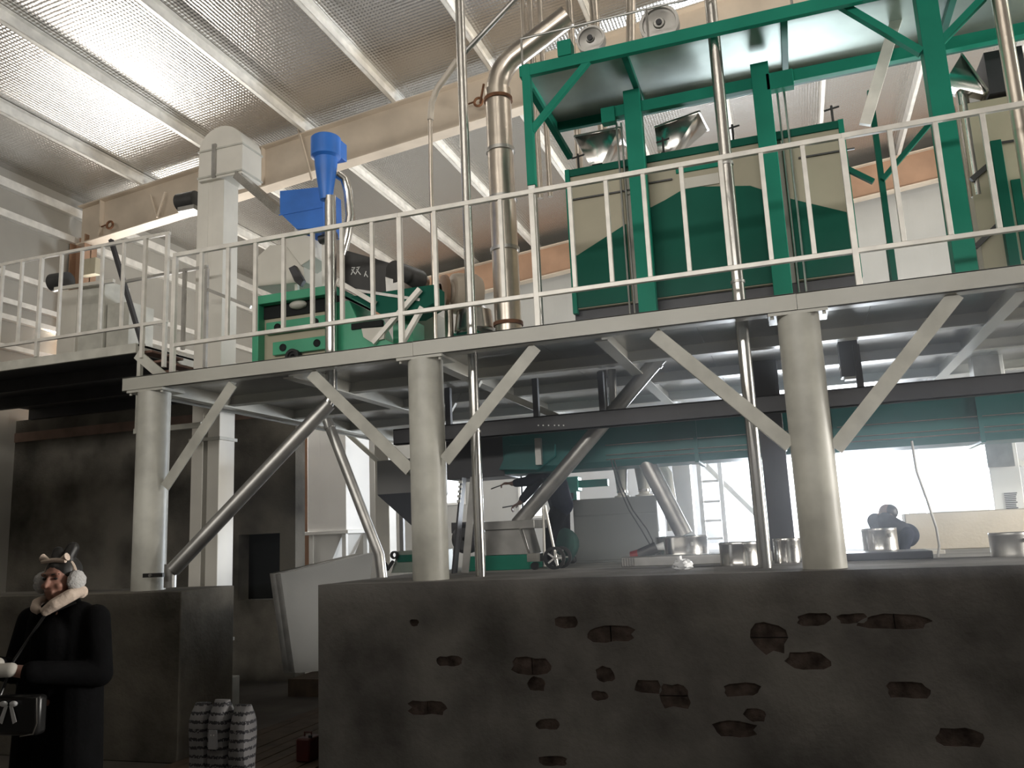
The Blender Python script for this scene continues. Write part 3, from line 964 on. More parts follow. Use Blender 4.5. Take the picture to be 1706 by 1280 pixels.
MB().lathe((wc.x, CYY + .06, max(wc.z, ZT + .09)), [(.02, 0), (.03, -.02), (.05, -.02), (.055, -.04), (.085, -.04), (.085, .04), (.02, .04)], 20, (0, 1, 0)).build('hand_wheel', M['rubber'], gc)
mc = A(490, 505, CYY)
MB().sphere((mc.x, CYY + .08, mc.z), .11, .06, .05).build('motor_cover', M['ivory_dirty'], gc)
# right hand housing with sloped cheek
pp = poly([(558, 503), (580, 500), (600, 545), (655, 572), (665, 600), (560, 604)], CYY)
MB().prism(pp[::-1], CYY + .02, CYY + .8).build('discharge_housing', M['green_light'], gc, .006)
pp = poly([(603, 548), (643, 545), (640, 565), (618, 570), (606, 562)], CYY)
MB().prism(pp[::-1], CYY - .01, CYY + .02).build('white_guard', M['offwhite'], gc)
rbox(585, 536, 636, 546, CYY + .0, .05).build('outlet_slot', M['hole'], gc)
rbox(655, 535, 688, 600, CYY + .3, .3).build('rear_post', M['green_light'], gc)

# ---- cream aspirator cluster above the cleaner
AYY = 8.0
ac = thing('aspirator', 'dusty cream aspirator with faceted ducts above the grain cleaner', 'machine', (A(480, 480, AYY).x, AYY + .3, A(480, 482, AYY).z))
MB().prism(poly([(425, 478), (424, 432), (450, 408), (486, 408), (505, 440), (508, 470)], AYY)[::-1], AYY, AYY + .5).build('housing', M['offwhite'], ac, .008)
MB().prism(poly([(470, 400), (492, 388), (520, 396), (528, 430), (505, 445), (486, 420)], AYY)[::-1], AYY - .05, AYY + .3).build('elbow_box', M['offwhite'], ac, .008)
MB().prism(poly([(487, 450), (497, 445), (512, 470), (506, 480), (497, 472)], AYY)[::-1], AYY - .08, AYY - .02).build('dark_chute', M['dark_steel'], ac, .004)
MB().tube(A(533, 400, AYY), A(560, 392, AYY), .05, 16).build('coupling', M['motor'], ac)

# ---- black vibrating destoner with motor and green tray
VY = 7.75
vd = thing('destoner', 'black inclined destoner deck with motor, white characters and green tray', 'machine', (A(640, 560, VY).x, VY + .4, ZT))
pp = poly([(563, 412), (650, 437), (654, 500), (566, 478)], VY)
body = MB().prism(pp[::-1], VY + .05, VY + .55).build('black_housing', M['black'], vd, .006)
MB().bar(A(566, 480, VY), A(700, 500, VY), .03, .03).build('side_rail', M['steel_dull'], vd)
pm_ = poly([(640, 460), (672, 470), (672, 500), (642, 494)], VY)
MB().prism(pm_[::-1], VY + .02, VY + .3).build('motor_plate', M['steel_dull'], vd, .004)
ma, mb_ = A(655, 453, VY + .02), A(698, 468, VY + .42)
mo = MB().cone(ma, mb_, .125, .12, 28).build('motor', M['motor'], vd)
MB().cone(mb_, mb_ + (mb_ - ma) * .25, .10, .07, 24).build('motor_end', M['steel'], mo)
pp = poly([(583, 494), (722, 474), (722, 505), (690, 524), (640, 527)], VY)
MB().prism(pp[::-1], VY + .0, VY + .3).build('green_tray', M['green_dark'], vd, .006)
for (p, q) in (((565, 470), (625, 505)), ((700, 482), (622, 572)), ((704, 512), (668, 575))):
    MB().bar(A(*p, VY - .05), A(*q, VY - .05), .05, .055, (0, 1, 0)).build('support_strut', M['rail'], vd)
# characters on the housing: two crossed-stroke glyphs side by side, then a part-hidden one
strokes = [((586, 446), (592, 446)), ((591, 446), (585, 458)), ((586, 449), (593, 458)), ((594, 446), (600, 445)), ((599, 445), (592, 458)), ((594, 449), (601, 458)),
           ((610, 452), (607, 461)), ((609, 456), (613, 462))]
g = MB()
for p, q in strokes:
    g.bar(A(*p, VY + .045), A(*q, VY + .045), .006, .009, (0, 0, 1))
g.build('painted_characters', M['white'], body)

# ---- beige blower with a stainless cone
WY = 8.5
wc = A(770, 490, WY)
wb = thing('blower_fan', 'beige round blower with stainless cone below, right of the destoner', 'fan', (wc.x, WY, ZT))
MB().lathe(wc, [(.02, -.16), (.12, -.16), (.13, -.13), (.22, -.12), (.235, -.06), (.235, .14), (.2, .2), (.02, .2)], 28, Vector((.75, .66, 0)).normalized()).build('fan_casing', M['rafter'], wb)
MB().lathe(wc - Vector((.15, .13, 0)), [(.1, -.07), (.12, -.07), (.2, -.04), (.2, 0), (.1, 0)], 24, Vector((.75, .66, 0)).normalized()).build('inlet_ring', M['rafter_brown'], wb)
cc = A(790, 520, WY)
MB().lathe((cc.x, WY, 0), [(.14, cc.z + .05), (.2, cc.z), (.23, cc.z - .22), (.21, cc.z - .24)], 28).build('cone_skirt', M['steel'], wb)
MB().box(cc.x - .3, cc.x + .02, WY + .05, WY + .4, ZT, cc.z - .2).build('fan_base', M['teal'], wb, .005)
MB().tube((wc.x - .13, WY - .1, ZT), (wc.x - .13, WY - .1, wc.z), .05, 14).build('stand_pipe', M['steel_warm'], wb)
MB().box(A(692, 560, WY).x, A(728, 560, WY).x, WY, WY + .3, ZT, A(705, 525, WY).z).build('motor_cover', M['offwhite'], wb, .005)


# ================================================================ LEFT MEZZANINE, STEPS, PASSAGE
LY = 8.0
lz1 = A(110, 588, LY).z
lx1 = A(226, 580, LY).x
lm = thing('side_mezzanine', 'grey steel side mezzanine at the far left, higher than the main platform', 'platform', (-10.2, LY, lz1))
MB().box(XL + .5, lx1, LY, LY + .04, lz1 - .12, lz1).build('edge_beam', M['ivory_dirty'], lm, .003)
MB().box(XL + .5, lx1, LY + .04, 12.5, lz1 - .03, lz1 - .005).build('deck_sheet', M['dark_steel'], lm)
MB().box(lx1 - .04, lx1, LY + .04, 12.5, lz1 - .12, lz1).build('end_beam', M['ivory_dirty'], lm)
for Y in (8.8, 9.8, 10.8, 11.8):
    MB().box(XL + .5, lx1 - .04, Y, Y + .08, lz1 - .2, lz1 - .03).build('joist', M['dark_steel'], lm)
# railing of the side mezzanine
lr = thing('side_railing', 'grey square-tube railing of the side mezzanine at the far left', 'railing', (-9.5, LY, lz1))
lrt, lrb = A(140, 413, LY).z, A(140, 556, LY).z
rx1 = A(281, 470, LY).x
MB().box(XL + .6, rx1, LY - .02, LY + .02, lrt - .04, lrt).build('top_rail', M['rail'], lr, .003)
MB().box(XL + .6, rx1, LY - .02, LY + .02, lrb - .02, lrb + .02).build('bottom_rail', M['rail'], lr, .003)
x = A(277, 480, LY).x
lowest = {0: lz1 - .25, 1: lz1 - .3}
i = 0
pk2 = None
while x > XL + .7:
    if i in (0, 1, 6):
        MB().box(x - .022, x + .022, LY - .022, LY + .022, lz1 - (.35 if i == 0 else .2 if i == 1 else .0), lrt - .04).build('post', M['rail'], lr, .003)
    elif pk2 is None:
        pk2 = MB().box(x - .018, x + .018, LY - .018, LY + .018, lrb + .02, lrt - .04).build('picket', M['rail'], lr, .003)
        pkx = x
    else:
        copy_part(pk2, (x - pkx, 0, 0))
    x -= .3352
    i += 1
# steps between the mezzanine and the main platform
st = thing('step_flight', 'short flight of brown treads from the side mezzanine down to the platform', 'steps', (lx1 + .5, LY + .4, ZT))
sxa, sxb = lx1 + .01, PX0 - .02
nst = 5
for i in range(nst):
    xa_ = sxa + (sxb - sxa) * i / nst
    z = lz1 - (lz1 - ZT) * (i + .7) / nst
    MB().box(xa_, xa_ + (sxb - sxa) / nst + .03, LY + .06, LY + .62, z - .03, z).build('tread', M['tread'], st, .004)
for y in (LY + .02, LY + .64):
    MB().bar((sxa, y, lz1 - .14), (sxb, y, ZT - .06), .03, .12).build('stringer', M['ivory_dirty'], st)
MB().box(sxa, sxa + .05, LY + .02, LY + .07, ZT - .4, lz1 - .14).build('leg', M['ivory_dirty'], st)
MB().box(sxa, sxb + .2, LY + .0, LY + .05, ZT - .43, ZT - .37).build('ledger', M['ivory_dirty'], st)
shr = thing('step_handrail', 'grey angle handrail behind the left end of the platform railing', 'railing', (A(330, 600, 8.75).x, 8.2, ZT))
a, b = A(205, 470, 8.3), A(346, 444, 8.3)
MB().bar(a, b, .035, .035).build('top_bar', M['steel_dull'], shr)
for u, vb in ((308, 582), (345, 612)):
    p = A(u, 450, 8.3)
    MB().box(p.x - .02, p.x + .02, 8.28, 8.32, A(u, vb, 8.3).z, p.z + .02).build('upright', M['steel_dull'], shr)
MB().bar(A(347, 483, 8.3), A(418, 512, 8.3), .035, .04).build('sloping_bar', M['steel_dull'], shr)
# dusty filter unit on the side mezzanine
FY = 9.4
fl = thing('filter_unit', 'dusty grey filter cabinets standing on the side mezzanine', 'machine', (A(155, 580, FY).x, FY + .3, lz1))
for (u0, v0, u1, v1, dy, mm) in ((96, 484, 126, 600, 0, 'offwhite'), (130, 470, 172, 600, .05, 'ivory_dirty'), (177, 505, 214, 600, .1, 'ivory_dirty')):
    xa_, xb_, _, zz = RC(u0, v0, u1, v1, FY + dy)
    zz = A((u0 + u1) / 2, v0, FY + dy).z
    MB().box(xa_, xb_, FY + dy, FY + dy + .5, lz1, zz).build('cabinet', M[mm], fl, .008)
MB().bar(A(92, 482, FY - .05), A(190, 468, FY - .05), .05, .05).build('head_bar', M['offwhite'], fl)
c = A(97, 470, FY + .1)
MB().cone(c + Vector((-.1, 0, 0)), c + Vector((.2, 0, 0)), .14, .13, 20).build('fan_motor', M['motor'], fl)
ssb = A(250, 570, 9.2)
ssb.z = lz1
tag(MB().bar(A(185, 400, 9.2), ssb, .05, .06, (0, 1, 0)).build('slanting_strut', M['dark_steel']), 'dark slanting strut behind the side mezzanine railing', 'strut')
# small cream panel and bright girts seen beyond
jx = A(162, 443, 11.85)
tag(MB().box(XL + .4, jx.x, 11.8, 11.95, jx.z - .16, jx.z + .16).build('junction_box', M['cream'], None, .01), 'small cream junction box on the frame column at left', 'box')

# ---- insulated wall panels leaning in the passage
PYn, PYf = 10.35, 10.85
sp = thing('sandwich_panels', 'white insulated wall panels leaning in the dark passage', 'panels', (A(490, 1115, PYn).x, PYn, -.08))
na, nb = A(476, 955, PYn), A(500, 1118, PYn)
fa, fb_ = A(622, 921, PYf), A(600, 1105, PYf)
nb.z = fb_.z = -.075
t_ = Vector((-.085, -.0, 0))
for k in range(3):
    o = t_ * k * 1.05
    dz = Vector((0, 0, .012 * (k % 2)))
    m = MB().hexa([nb + o + t_, nb + o, fb_ + o, fb_ + o + t_, na + o + t_ - dz, na + o - dz, fa + o - dz, fa + o + t_ - dz])
    m.build('panel', M['white'] if k == 0 else M['steel_dull'], sp, .002)

# ---- printed sacks standing at the end of the low wall
sackm = mat('woven_sack', (.20, .195, .20), .75, 0, .15, 8)
_nt = sackm.node_tree
_tc = _nt.nodes.new('ShaderNodeTexCoord')
_wv = _nt.nodes.new('ShaderNodeTexWave')
_wv.bands_direction = 'Z'
_wv.inputs['Scale'].default_value = 5.0
_wv.inputs['Distortion'].default_value = 1.2
_nz = _nt.nodes.new('ShaderNodeTexNoise')
_nz.inputs['Scale'].default_value = 70
_nz.inputs['Detail'].default_value = 1
_mu = _nt.nodes.new('ShaderNodeMath')
_mu.operation = 'MULTIPLY'
_gt = _nt.nodes.new('ShaderNodeMath')
_gt.operation = 'GREATER_THAN'
_gt.inputs[1].default_value = .36
_mx = _nt.nodes.new('ShaderNodeMix')
_mx.data_type = 'RGBA'
_mx.inputs['B'].default_value = (.025, .025, .03, 1)
_pb = _nt.nodes['Principled BSDF']
_old = _pb.inputs['Base Color'].links[0].from_socket
_nt.links.new(_tc.outputs['Object'], _wv.inputs['Vector'])
_nt.links.new(_tc.outputs['Object'], _nz.inputs['Vector'])
_nt.links.new(_wv.outputs['Fac'], _mu.inputs[0])
_nt.links.new(_nz.outputs['Fac'], _mu.inputs[1])
_nt.links.new(_mu.outputs[0], _gt.inputs[0])
_nt.links.new(_gt.outputs[0], _mx.inputs['Factor'])
_nt.links.new(_old, _mx.inputs['A'])
_nt.links.new(_mx.outputs['Result'], _pb.inputs['Base Color'])
SYY = 5.6
for i, (u0, u1, v0, lab) in enumerate(((308, 338, 1175, 'printed grey sack standing leftmost of the three at the wall end'), (338, 372, 1170, 'printed grey sack standing in the middle, with a pale label'),
                                       (372, 410, 1178, 'printed grey sack standing rightmost, with rows of print'))):
    x0, x1 = A(u0, 1220, SYY).x, A(u1, 1220, SYY).x
    zt = A((u0 + u1) / 2, v0, SYY).z
    w, cx_ = (x1 - x0), (x0 + x1) / 2
    sk = thing('grain_sack', lab, 'sack', (cx_, SYY + .1, FZ + .035), 'sacks at the wall end')
    vs, fs = [], []
    nl, nc = 12, 16
    for j in range(nl + 1):
        t = j / nl
        sc = (1 - .12 * (2 * t - 1) ** 8) * (.9 + .1 * sin(3 * t + i))
        yy = .09 * (1 - .75 * max(0, (t - .8) / .2) ** 2) + .01 * sin(9 * t + i)
        for k in range(nc):
            an = 2 * pi * k / nc
            q = (abs(cos(an)) ** 3 + abs(sin(an)) ** 3) ** (-1 / 3)
            vs.append((cx_ + w * .5 * sc * cos(an) * q + .006 * sin(7 * t + i), SYY + .1 + yy * sin(an) * q, FZ + .038 + (zt - FZ - .038) * t))
    for j in range(nl):
        for k in range(nc):
            fs.append((j * nc + k, j * nc + (k + 1) % nc, (j + 1) * nc + (k + 1) % nc, (j + 1) * nc + k))
    fs += [list(range(nc))[::-1], [nl * nc + k for k in range(nc)]]
    MB().add(vs, fs).build('sack_body', sackm, sk)
    yf = SYY - .005
    if i == 1:
        lbm = mat('sack_label', (.34, .34, .36), .6, 0, .05, 6)
        MB().box(cx_ - .035, cx_ + .035, yf - .003, yf + .02, zt * .3, zt * .58).build('paper_label', lbm, sk)
        for dx in (-.012, .014):
            MB().box(cx_ + dx - .004, cx_ + dx + .004, yf - .005, yf, zt * .5, zt * .52).build('label_dot', M['white'], sk)
# ---- small dark red can in the passage
rc_ = A(514, 1262, 6.95)
redm = mat('dark_red_paint', (.06, .006, .005), .5, 0, .15, 6)
rd = thing('fuel_can', 'dark red can on the floor at the end of the plinth', 'can', (rc_.x, 6.95, FZ + .036))
FC = FZ + .036
MB().box(rc_.x - .07, rc_.x + .07, 6.85, 7.05, FC, FC + .2).build('can_body', redm, rd, .015)
MB().path([(rc_.x - .04, 6.95, FC + .19), (rc_.x - .04, 6.95, FC + .235), (rc_.x + .03, 6.95, FC + .235), (rc_.x + .03, 6.95, FC + .19)], .008, 8).build('handle', redm, rd)
MB().tube((rc_.x + .05, 6.9, FC + .19), (rc_.x + .05, 6.9, FC + .22), .018, 12).build('cap', M['rubber'], rd)


# ================================================================ UNDER THE PLATFORM
# long dark steel channel and the green conveyor trough hung behind it
B1 = 8.6
bz1, bz0 = A(850, 698, B1).z, A(850, 725, B1).z
db = thing('carrier_beam', 'long dark grey steel beam with six bright holes under the platform', 'beam', (A(655, 712, B1).x, B1, bz0))
MB().box(A(655, 712, B1).x, 5.0, B1, B1 + .012, bz0, bz1).build('beam_web', M['dark_steel'], db)
MB().box(A(655, 712, B1).x, 5.0, B1, B1 + .1, bz1 - .012, bz1).build('beam_flange', M['dark_steel'], db)
MB().box(A(655, 712, B1).x, 5.0, B1, B1 + .1, bz0, bz0 + .012).build('beam_flange', M['dark_steel'], db)
for u in (897, 905, 914, 924, 931, 939):  # white discs painted where backlight shows through the beam's holes
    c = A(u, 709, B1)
    MB().tube((c.x, B1 - .006, c.z), (c.x, B1 + .002, c.z), .008, 10).build('hole_light_disc', M['white'], db)
for u in (745, 892, 1003, 1440):
    x = A(u, 690, B1).x
    MB().box(x - .03, x + .03, B1 + .02, B1 + .08, bz1, ZB).build('hanger', M['dark_steel'], db)
G1 = 9.2
gz0 = A(1100, 772, G1).z
gz1_ = bz0 + .18
tr = thing('screw_trough', 'long dark green conveyor trough hanging under the platform', 'conveyor', (A(835, 750, G1).x, G1, gz0))
gx0 = A(838, 760, G1).x
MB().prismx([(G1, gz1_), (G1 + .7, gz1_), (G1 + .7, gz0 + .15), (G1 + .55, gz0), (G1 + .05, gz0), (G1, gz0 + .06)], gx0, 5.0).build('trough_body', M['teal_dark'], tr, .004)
for dz in (.08, .13, .24):
    MB().tube((A(1010, 760, G1).x, G1 - .012, gz0 + dz), (5.0, G1 - .012, gz0 + dz), .007, 8).build('edge_rod', M['steel'], tr)
MB().box(A(742, 755, G1).x, gx0, G1 + .02, G1 + .6, gz0 - .02, gz1_).build('drive_end', M['dark_steel'], tr, .006)
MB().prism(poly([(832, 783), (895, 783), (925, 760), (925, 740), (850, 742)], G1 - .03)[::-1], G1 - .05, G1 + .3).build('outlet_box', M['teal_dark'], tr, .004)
x = A(897, 750, G1 - .1).x
MB().box(x - .035, x + .035, G1 - .12, G1 - .06, A(897, 776, G1).z, bz0).build('hanger', M['steel_dull'], tr)
for u in (1160, 1395, 1640):
    x = A(u, 750, G1).x
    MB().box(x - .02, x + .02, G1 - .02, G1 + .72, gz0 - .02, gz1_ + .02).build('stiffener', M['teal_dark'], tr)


def slant(label, pts, Y, r, m='steel', cat='pipe', name='sloping_pipe'):
    P = [A(*p, Y) if len(p) == 2 else A(p[0], p[1], p[2]) for p in pts]
    t = thing(name, label, cat, P[-1])
    MB().path(P, r, 20).build('pipe_body', M[m], t)
    for a, b in ((P[0], P[1]),):
        d = (b - a).normalized()
        MB().tube(a + d * .06, a + d * .1, r * 1.15, 20).build('collar', M['steel_dull'], t)
    return t


slant('grey pipe slanting down from the platform to the floor left of the middle column', [(545, 700), (632, 925), (637, 968)], 7.9, .055, 'steel_dull')
slant('fat stainless pipe slanting down left in front of the green trough', [(1100, 594), (862, 874)], 8.95, .082, 'steel_dull')
slant('fat stainless pipe slanting down right from the trough into a drum', [(1068, 752), (1140, 892)], 9.32, .095, 'steel_dull')
for u, lab in ((1006, 'dark vertical pipe under the deck left of the fat slanting pipe'), (1022, 'dark vertical pipe under the deck touching the fat slanting pipe')):
    x = A(u, 660, 9.1).x
    tag(MB().tube((x, 9.1, A(u, 700, 9.1).z), (x, 9.1, ZB + .1), .045, 16).build('drop_pipe', M['steel_dull']), lab, 'pipe')
x = A(1416, 610, 8.9).x
cf = thing('drop_spout', 'dark square drop spout under the deck right of the right column', 'spout', (x, 8.9, ZB))
MB().box(x - .09, x + .09, 8.85, 9.05, A(1416, 628, 8.9).z, ZB + .1).build('spout_box', M['dark_steel'], cf, .004)
MB().funnel(rect_loop(Vector((x, 8.95, A(1416, 610, 8.9).z)), .1, .1), rect_loop(Vector((x, 8.95, A(1416, 632, 8.9).z)), .06, .06)).build('spout_cone', M['ivory_dirty'], cf)

# thick dark column behind the right white column
x0, x1 = A(1266, 780, 9.0).x, A(1312, 780, 9.0).x
tag(MB().box(x0, x1, 8.95, 9.12, PZ, ZB).build('dark_post', M['dark_steel'], None, .006), 'dark steel post standing just left of the right white column', 'post')

# ---- hopper machine with green base (left of worker)
H1 = 8.7
hb = thing('hopper_mill', 'grey sheet hopper on a green box base beside the bending worker', 'machine', (A(825, 955, H1).x, H1 + .25, PZ))
x0, x1, z0, z1 = RC(776, 926, 882, 962, H1)
MB().box(x0, x1, H1, H1 + .5, PZ, z1).build('base_box', M['green'], hb, .006)
MB().box(x0 - .05, x0, H1 + .05, H1 + .45, PZ, z1 - .04).build('side_step', M['green'], hb, .006)
tp = poly([(806, 880), (868, 875), (882, 924), (808, 926)], H1)
MB().prism(tp[::-1], H1 + .03, H1 + .45).build('hopper_shell', M['steel_dull'], hb, .004)
rbox(806, 868, 890, 882, H1 + .0, .5).build('hopper_rim', M['steel_dull'], hb, .004)
MB().bar(A(866, 880, H1 - .01), A(882, 924, H1 - .01), .02, .02).build('edge_angle', M['steel'], hb)
c = A(778, 898, H1 + .1)
MB().lathe(c, [(.02, -.1), (.12, -.1), (.16, -.06), (.16, .06), (.12, .1), (.02, .1)], 24, (0, 1, 0)).build('fan_scroll', M['dark_steel'], hb)
rbox(752, 870, 800, 888, H1 + .12, .15).build('fan_inlet', M['dark_steel'], hb)
# perforated leaning channel
PC = 8.3
pc = thing('slotted_channel', 'dark slotted steel channel leaning right of the middle column', 'channel', A(762, 958, PC))
pc.location.z = PZ
a, b = A(772, 796, PC), A(757, 958, PC)
b.z = PZ
MB().bar(a, b, .02, .12, (0, 1, 0)).build('web', M['dark_steel'], pc)
MB().bar(a + Vector((.11, .03, 0)), b + Vector((.11, .03, 0)), .08, .012, (0, 1, 0)).build('flange', M['steel_dull'], pc)
d = (b - a)
for k in range(5):
    p = a + d * (.05 + .05 * k)
    MB().box(p.x - .02, p.x + .02, PC - .075, PC - .06, p.z - .014, p.z + .014).build('slot', M['white'], pc)
# ---- hand truck
HT = 8.5
ht = thing('hand_truck', 'two-wheeled hand truck with pale frame standing beside the worker', 'cart', (A(915, 955, HT).x, HT, PZ))
for (p, q) in (((905, 848), (908, 944)), ((908, 842), (930, 948))):
    MB().path([A(*p, HT), A(*q, HT)], .014, 10).build('frame_tube', M['rail'], ht)
wc = A(924, 934, HT - .06)
wz = PZ + .115
for dy in (0, .25):
    w = MB()
    w.lathe((wc.x, HT - .06 + dy, wz), [(.085, -.025), (.115, -.02), (.115, .02), (.085, .025), (.085, -.025)], 24, (0, 1, 0))
    wo = w.build('wheel', M['rubber'], ht)
    sp_ = MB()
    for k in range(5):
        t = 2 * pi * k / 5
        sp_.bar((wc.x, HT - .06 + dy, wz), (wc.x + .088 * cos(t), HT - .06 + dy, wz + .088 * sin(t)), .016, .012, (0, 1, 0))
    sp_.build('spokes', M['white'], wo)
MB().tube((wc.x, HT - .1, wz), (wc.x, HT + .22, wz), .012, 10).build('axle', M['steel_dull'], ht)
x0, x1, z0, z1 = RC(880, 922, 902, 936, HT)
MB().box(x0, x1, HT - .05, HT + .2, z0, z1).build('toe_plate', M['steel'], ht, .003)
MB().tube((x0 + .06, HT, PZ + .04), (x0 + .06, HT + .05, PZ + .04), .04, 14).build('caster', M['rubber'], ht)
# ---- dark green bag
gbm = mat('dark_green_cloth', (.008, .05, .04), .8, 0, .2, 7)
c = A(945, 918, 8.9)
m = MB().sphere((c.x - .03, 8.95, PZ + .21), .13, .12, .21, 14, 10)
for p in m.v:
    p.x += .04 * sin(9 * p.z) + .02 * sin(23 * p.y)
    p.z = max(PZ + .002, p.z)
o = m.build('feed_bag', gbm)
tag(o, 'dark green bag slumped on the floor behind the hand truck', 'bag')
# ---- grey cabinet
CB = 9.9
x0, x1, z0, z1 = RC(957, 829, 1098, 955, CB)
cbm = mat('grey_cabinet_paint', (.20, .21, .20), .4, 0, .06, 2)
cb = thing('flour_cabinet', 'tall plain grey metal cabinet in the middle of the mill floor', 'cabinet', ((x0 + x1) / 2, CB + .3, PZ))
MB().box(x0, x1, CB, CB + .55, PZ, z1).build('cabinet_body', cbm, cb, .006)
zs = A(1020, 858, CB).z
MB().box(x0 + .01, x1 - .01, CB - .008, CB + .01, PZ + .03, zs - .006).build('lower_door', cbm, cb, .003)
MB().box(x0 + .01, x1 - .01, CB - .008, CB + .01, zs + .006, z1 - .012).build('upper_door', cbm, cb, .003)
# valve and sight tubes standing on the cabinet
vt = thing('rotary_valve', 'bright teal rotary valve with side arm on the grey cabinet', 'valve', (A(970, 828, CB + .2).x, CB + .2, z1))
q = CB + .2
x0, x1, z0, z2 = RC(938, 800, 1012, 812, q)
MB().box(x0 + .05, x1, q, q + .1, z0, z2).build('side_arm', M['teal'], vt, .008)
MB().box(x0, x0 + .2, q - .04, q + .16, z0 - .04, z2 + .05).build('valve_body', M['teal'], vt, .01)
MB().box(x0 + .04, x0 + .17, q - .02, q + .14, z1, z0 - .04).build('valve_foot', M['teal'], vt, .006)
MB().box(x0 + .07, x0 + .13, q - .03, q - .02, z1 + .02, z0 - .06).build('window', M['dark_steel'], vt)
for u, rr, lab in ((1035, .055, 'pale glass sight tube left of its twin on the grey cabinet'), (1072, .065, 'pale glass sight tube right of its twin on the grey cabinet')):
    x = A(u, 800, q).x
    t = thing('sight_tube', lab, 'tube', (x, q, z1))
    MB().lathe((x, q, z1), [(rr * 1.7, 0), (rr * 1.7, .02), (rr, .03), (rr, .07), (rr * 1.1, .09), (rr * 1.9, .55), (rr * 2, .9)], 20).build('tube_body', M['offwhite'], t)
    MB().lathe((x, q, z1), [(rr * 1.25, .06), (rr * 1.25, .085)], 20).build('ring', M['steel'], t)
tag(MB().path([A(1092, 762, 10.3), A(1112, 790, 10.3), A(1118, 830, 10.3), A(1120, 885, 10.3)], .06, 16).build('return_pipe', M['offwhite']), 'pale curved pipe behind the fat slanting pipe at right of the cabinet', 'pipe')
# ---- stone mills: round steel drums on low bases


def drum(name, label, u0, u1, v0, v1, Y, base=True, m='steel'):
    um = (u0 + u1) / 2
    x0, x1, z0, z1 = RC(u0, v0, u1, v1, Y)
    r = (x1 - x0) / 2
    x = (x0 + x1) / 2
    t = thing(name, label, 'drum', (x, Y, PZ))
    zb = max(z0, PZ) if base else PZ
    pr_ = [(r * .94, z1 - .01), (r * .985, z1), (r, z1 - .004), (r, z1 - .025), (r * .99, z1 - .03), (r * .99, zb + .03), (r, zb + .025), (r, zb), (.01, zb)]
    o = MB().lathe((x, Y, 0), [(.01, z1 - .03), (r * .94, z1 - .03)] + pr_, 40).build('drum_shell', M[m], t)
    MB().tube((x + r * .5, Y - r * .9, zb + (z1 - zb) * .6), (x + r * .5, Y - r * .9, zb + (z1 - zb) * .75), .015, 8).build('latch', M['steel_dull'], t)
    if base:
        MB().lathe((x, Y, PZ), [(.01, 0), (r * 1.12, 0), (r * 1.12, zb - PZ), (.01, zb - PZ)], 32).build('drum_base', M['dark_steel'], t)
    return t


drum('mill_drum', 'wide stainless mill drum fed by the fat slanting pipe', 1093, 1180, 893, 934, 9.2)
drum('mill_drum', 'plain stainless drum left of the dark post', 1199, 1268, 903, 952, 8.1, False)
drum('mill_drum', 'narrow stainless drum in front of the dark post', 1289, 1336, 897, 952, 8.3, False)
drum('mill_drum', 'stainless mill drum in the glare right of the right column', 1436, 1496, 880, 918, 9.2)
drum('mill_drum', 'dark stainless drum at the right edge before the cream wall', 1650, 1722, 887, 950, 8.2, False, 'steel_dull')
mb = thing('mill_bed', 'low dark steel mill bed with ribbed end under the wide drum', 'machine', (A(1150, 950, 8.6).x, 8.7, PZ))
x0, x1, z0, z1 = RC(1030, 922, 1285, 958, 8.3)
MB().box(x0, x1, 8.45, 8.86, PZ, z1 - .02).build('bed', M['steel_dull'], mb, .01)
for k in range(5):
    MB().box(x0 + .02 + k * .025, x0 + .032 + k * .025, 8.435, 8.45, PZ + .01, z1 - .03).build('rib', M['steel'], mb)
x0, x1, z0, z1 = RC(1405, 920, 1556, 945, 8.2)
m2 = thing('mill_bed', 'low dark mill bed in the glare below the right drum', 'machine', ((x0 + x1) / 2, 9.2, PZ))
MB().box(x0, x1, 8.2, 8.75, PZ, z1).build('bed', M['dark_steel'], m2, .01)
# motor with red cap
c = A(1062, 922, 8.75)
mr = thing('mill_motor', 'small motor with a red cap lying on the mill bed', 'motor', (c.x, 8.75, PZ + .1))
redm2 = mat('red_paint', (.25, .02, .02), .4, 0, .15, 6)
MB().cone(c + Vector((0, 0, -.02)), c + Vector((.19, .05, .05)), .055, .06, 18).build('motor_body', M['motor'], mr)
MB().cone(c + Vector((-.07, 0, -.03)), c + Vector((.01, 0, -.02)), .05, .06, 18).build('red_cap', redm2, mr)
MB().cone(c + Vector((.19, .05, .05)), c + Vector((.27, .06, .06)), .03, .045, 14).build('shaft_guard', M['bag'], mr)
# white bag on the floor
c = A(1138, 948, 7.6)
m = MB().sphere((c.x, 7.6, PZ + .035), .09, .07, .05, 18, 12)
random.seed(9)
for p in m.v:
    p.x += random.uniform(-.012, .012)
    p.y += random.uniform(-.012, .012)
    p.z = max(PZ + .002, p.z + random.uniform(-.012, .012))
m.cone((c.x - .02, 7.6, PZ + .07), (c.x - .03, 7.6, PZ + .115), .02, .026, 9)
tag(m.build('plastic_bag', M['bag'], None, 0, 15), 'small crumpled white plastic bag on the plinth edge', 'bag')
# ladder
LD = 12.4
ld = thing('ladder', 'pale ladder standing at the rear left of the bright doorway', 'ladder', (A(1180, 890, LD).x, LD, PZ))
for u in (1163, 1198):
    p = A(u, 770, LD)
    MB().box(p.x - .03, p.x + .03, LD, LD + .05, PZ, p.z).build('stile', M['rail'], ld)
xa_, xb_ = A(1163, 820, LD).x, A(1198, 820, LD).x
for v in (768, 802, 836, 868, 898):
    z = A(1180, v, LD).z
    MB().box(xa_, xb_, LD + .01, LD + .04, z - .015, z + .015).build('rung', M['rail'], ld)
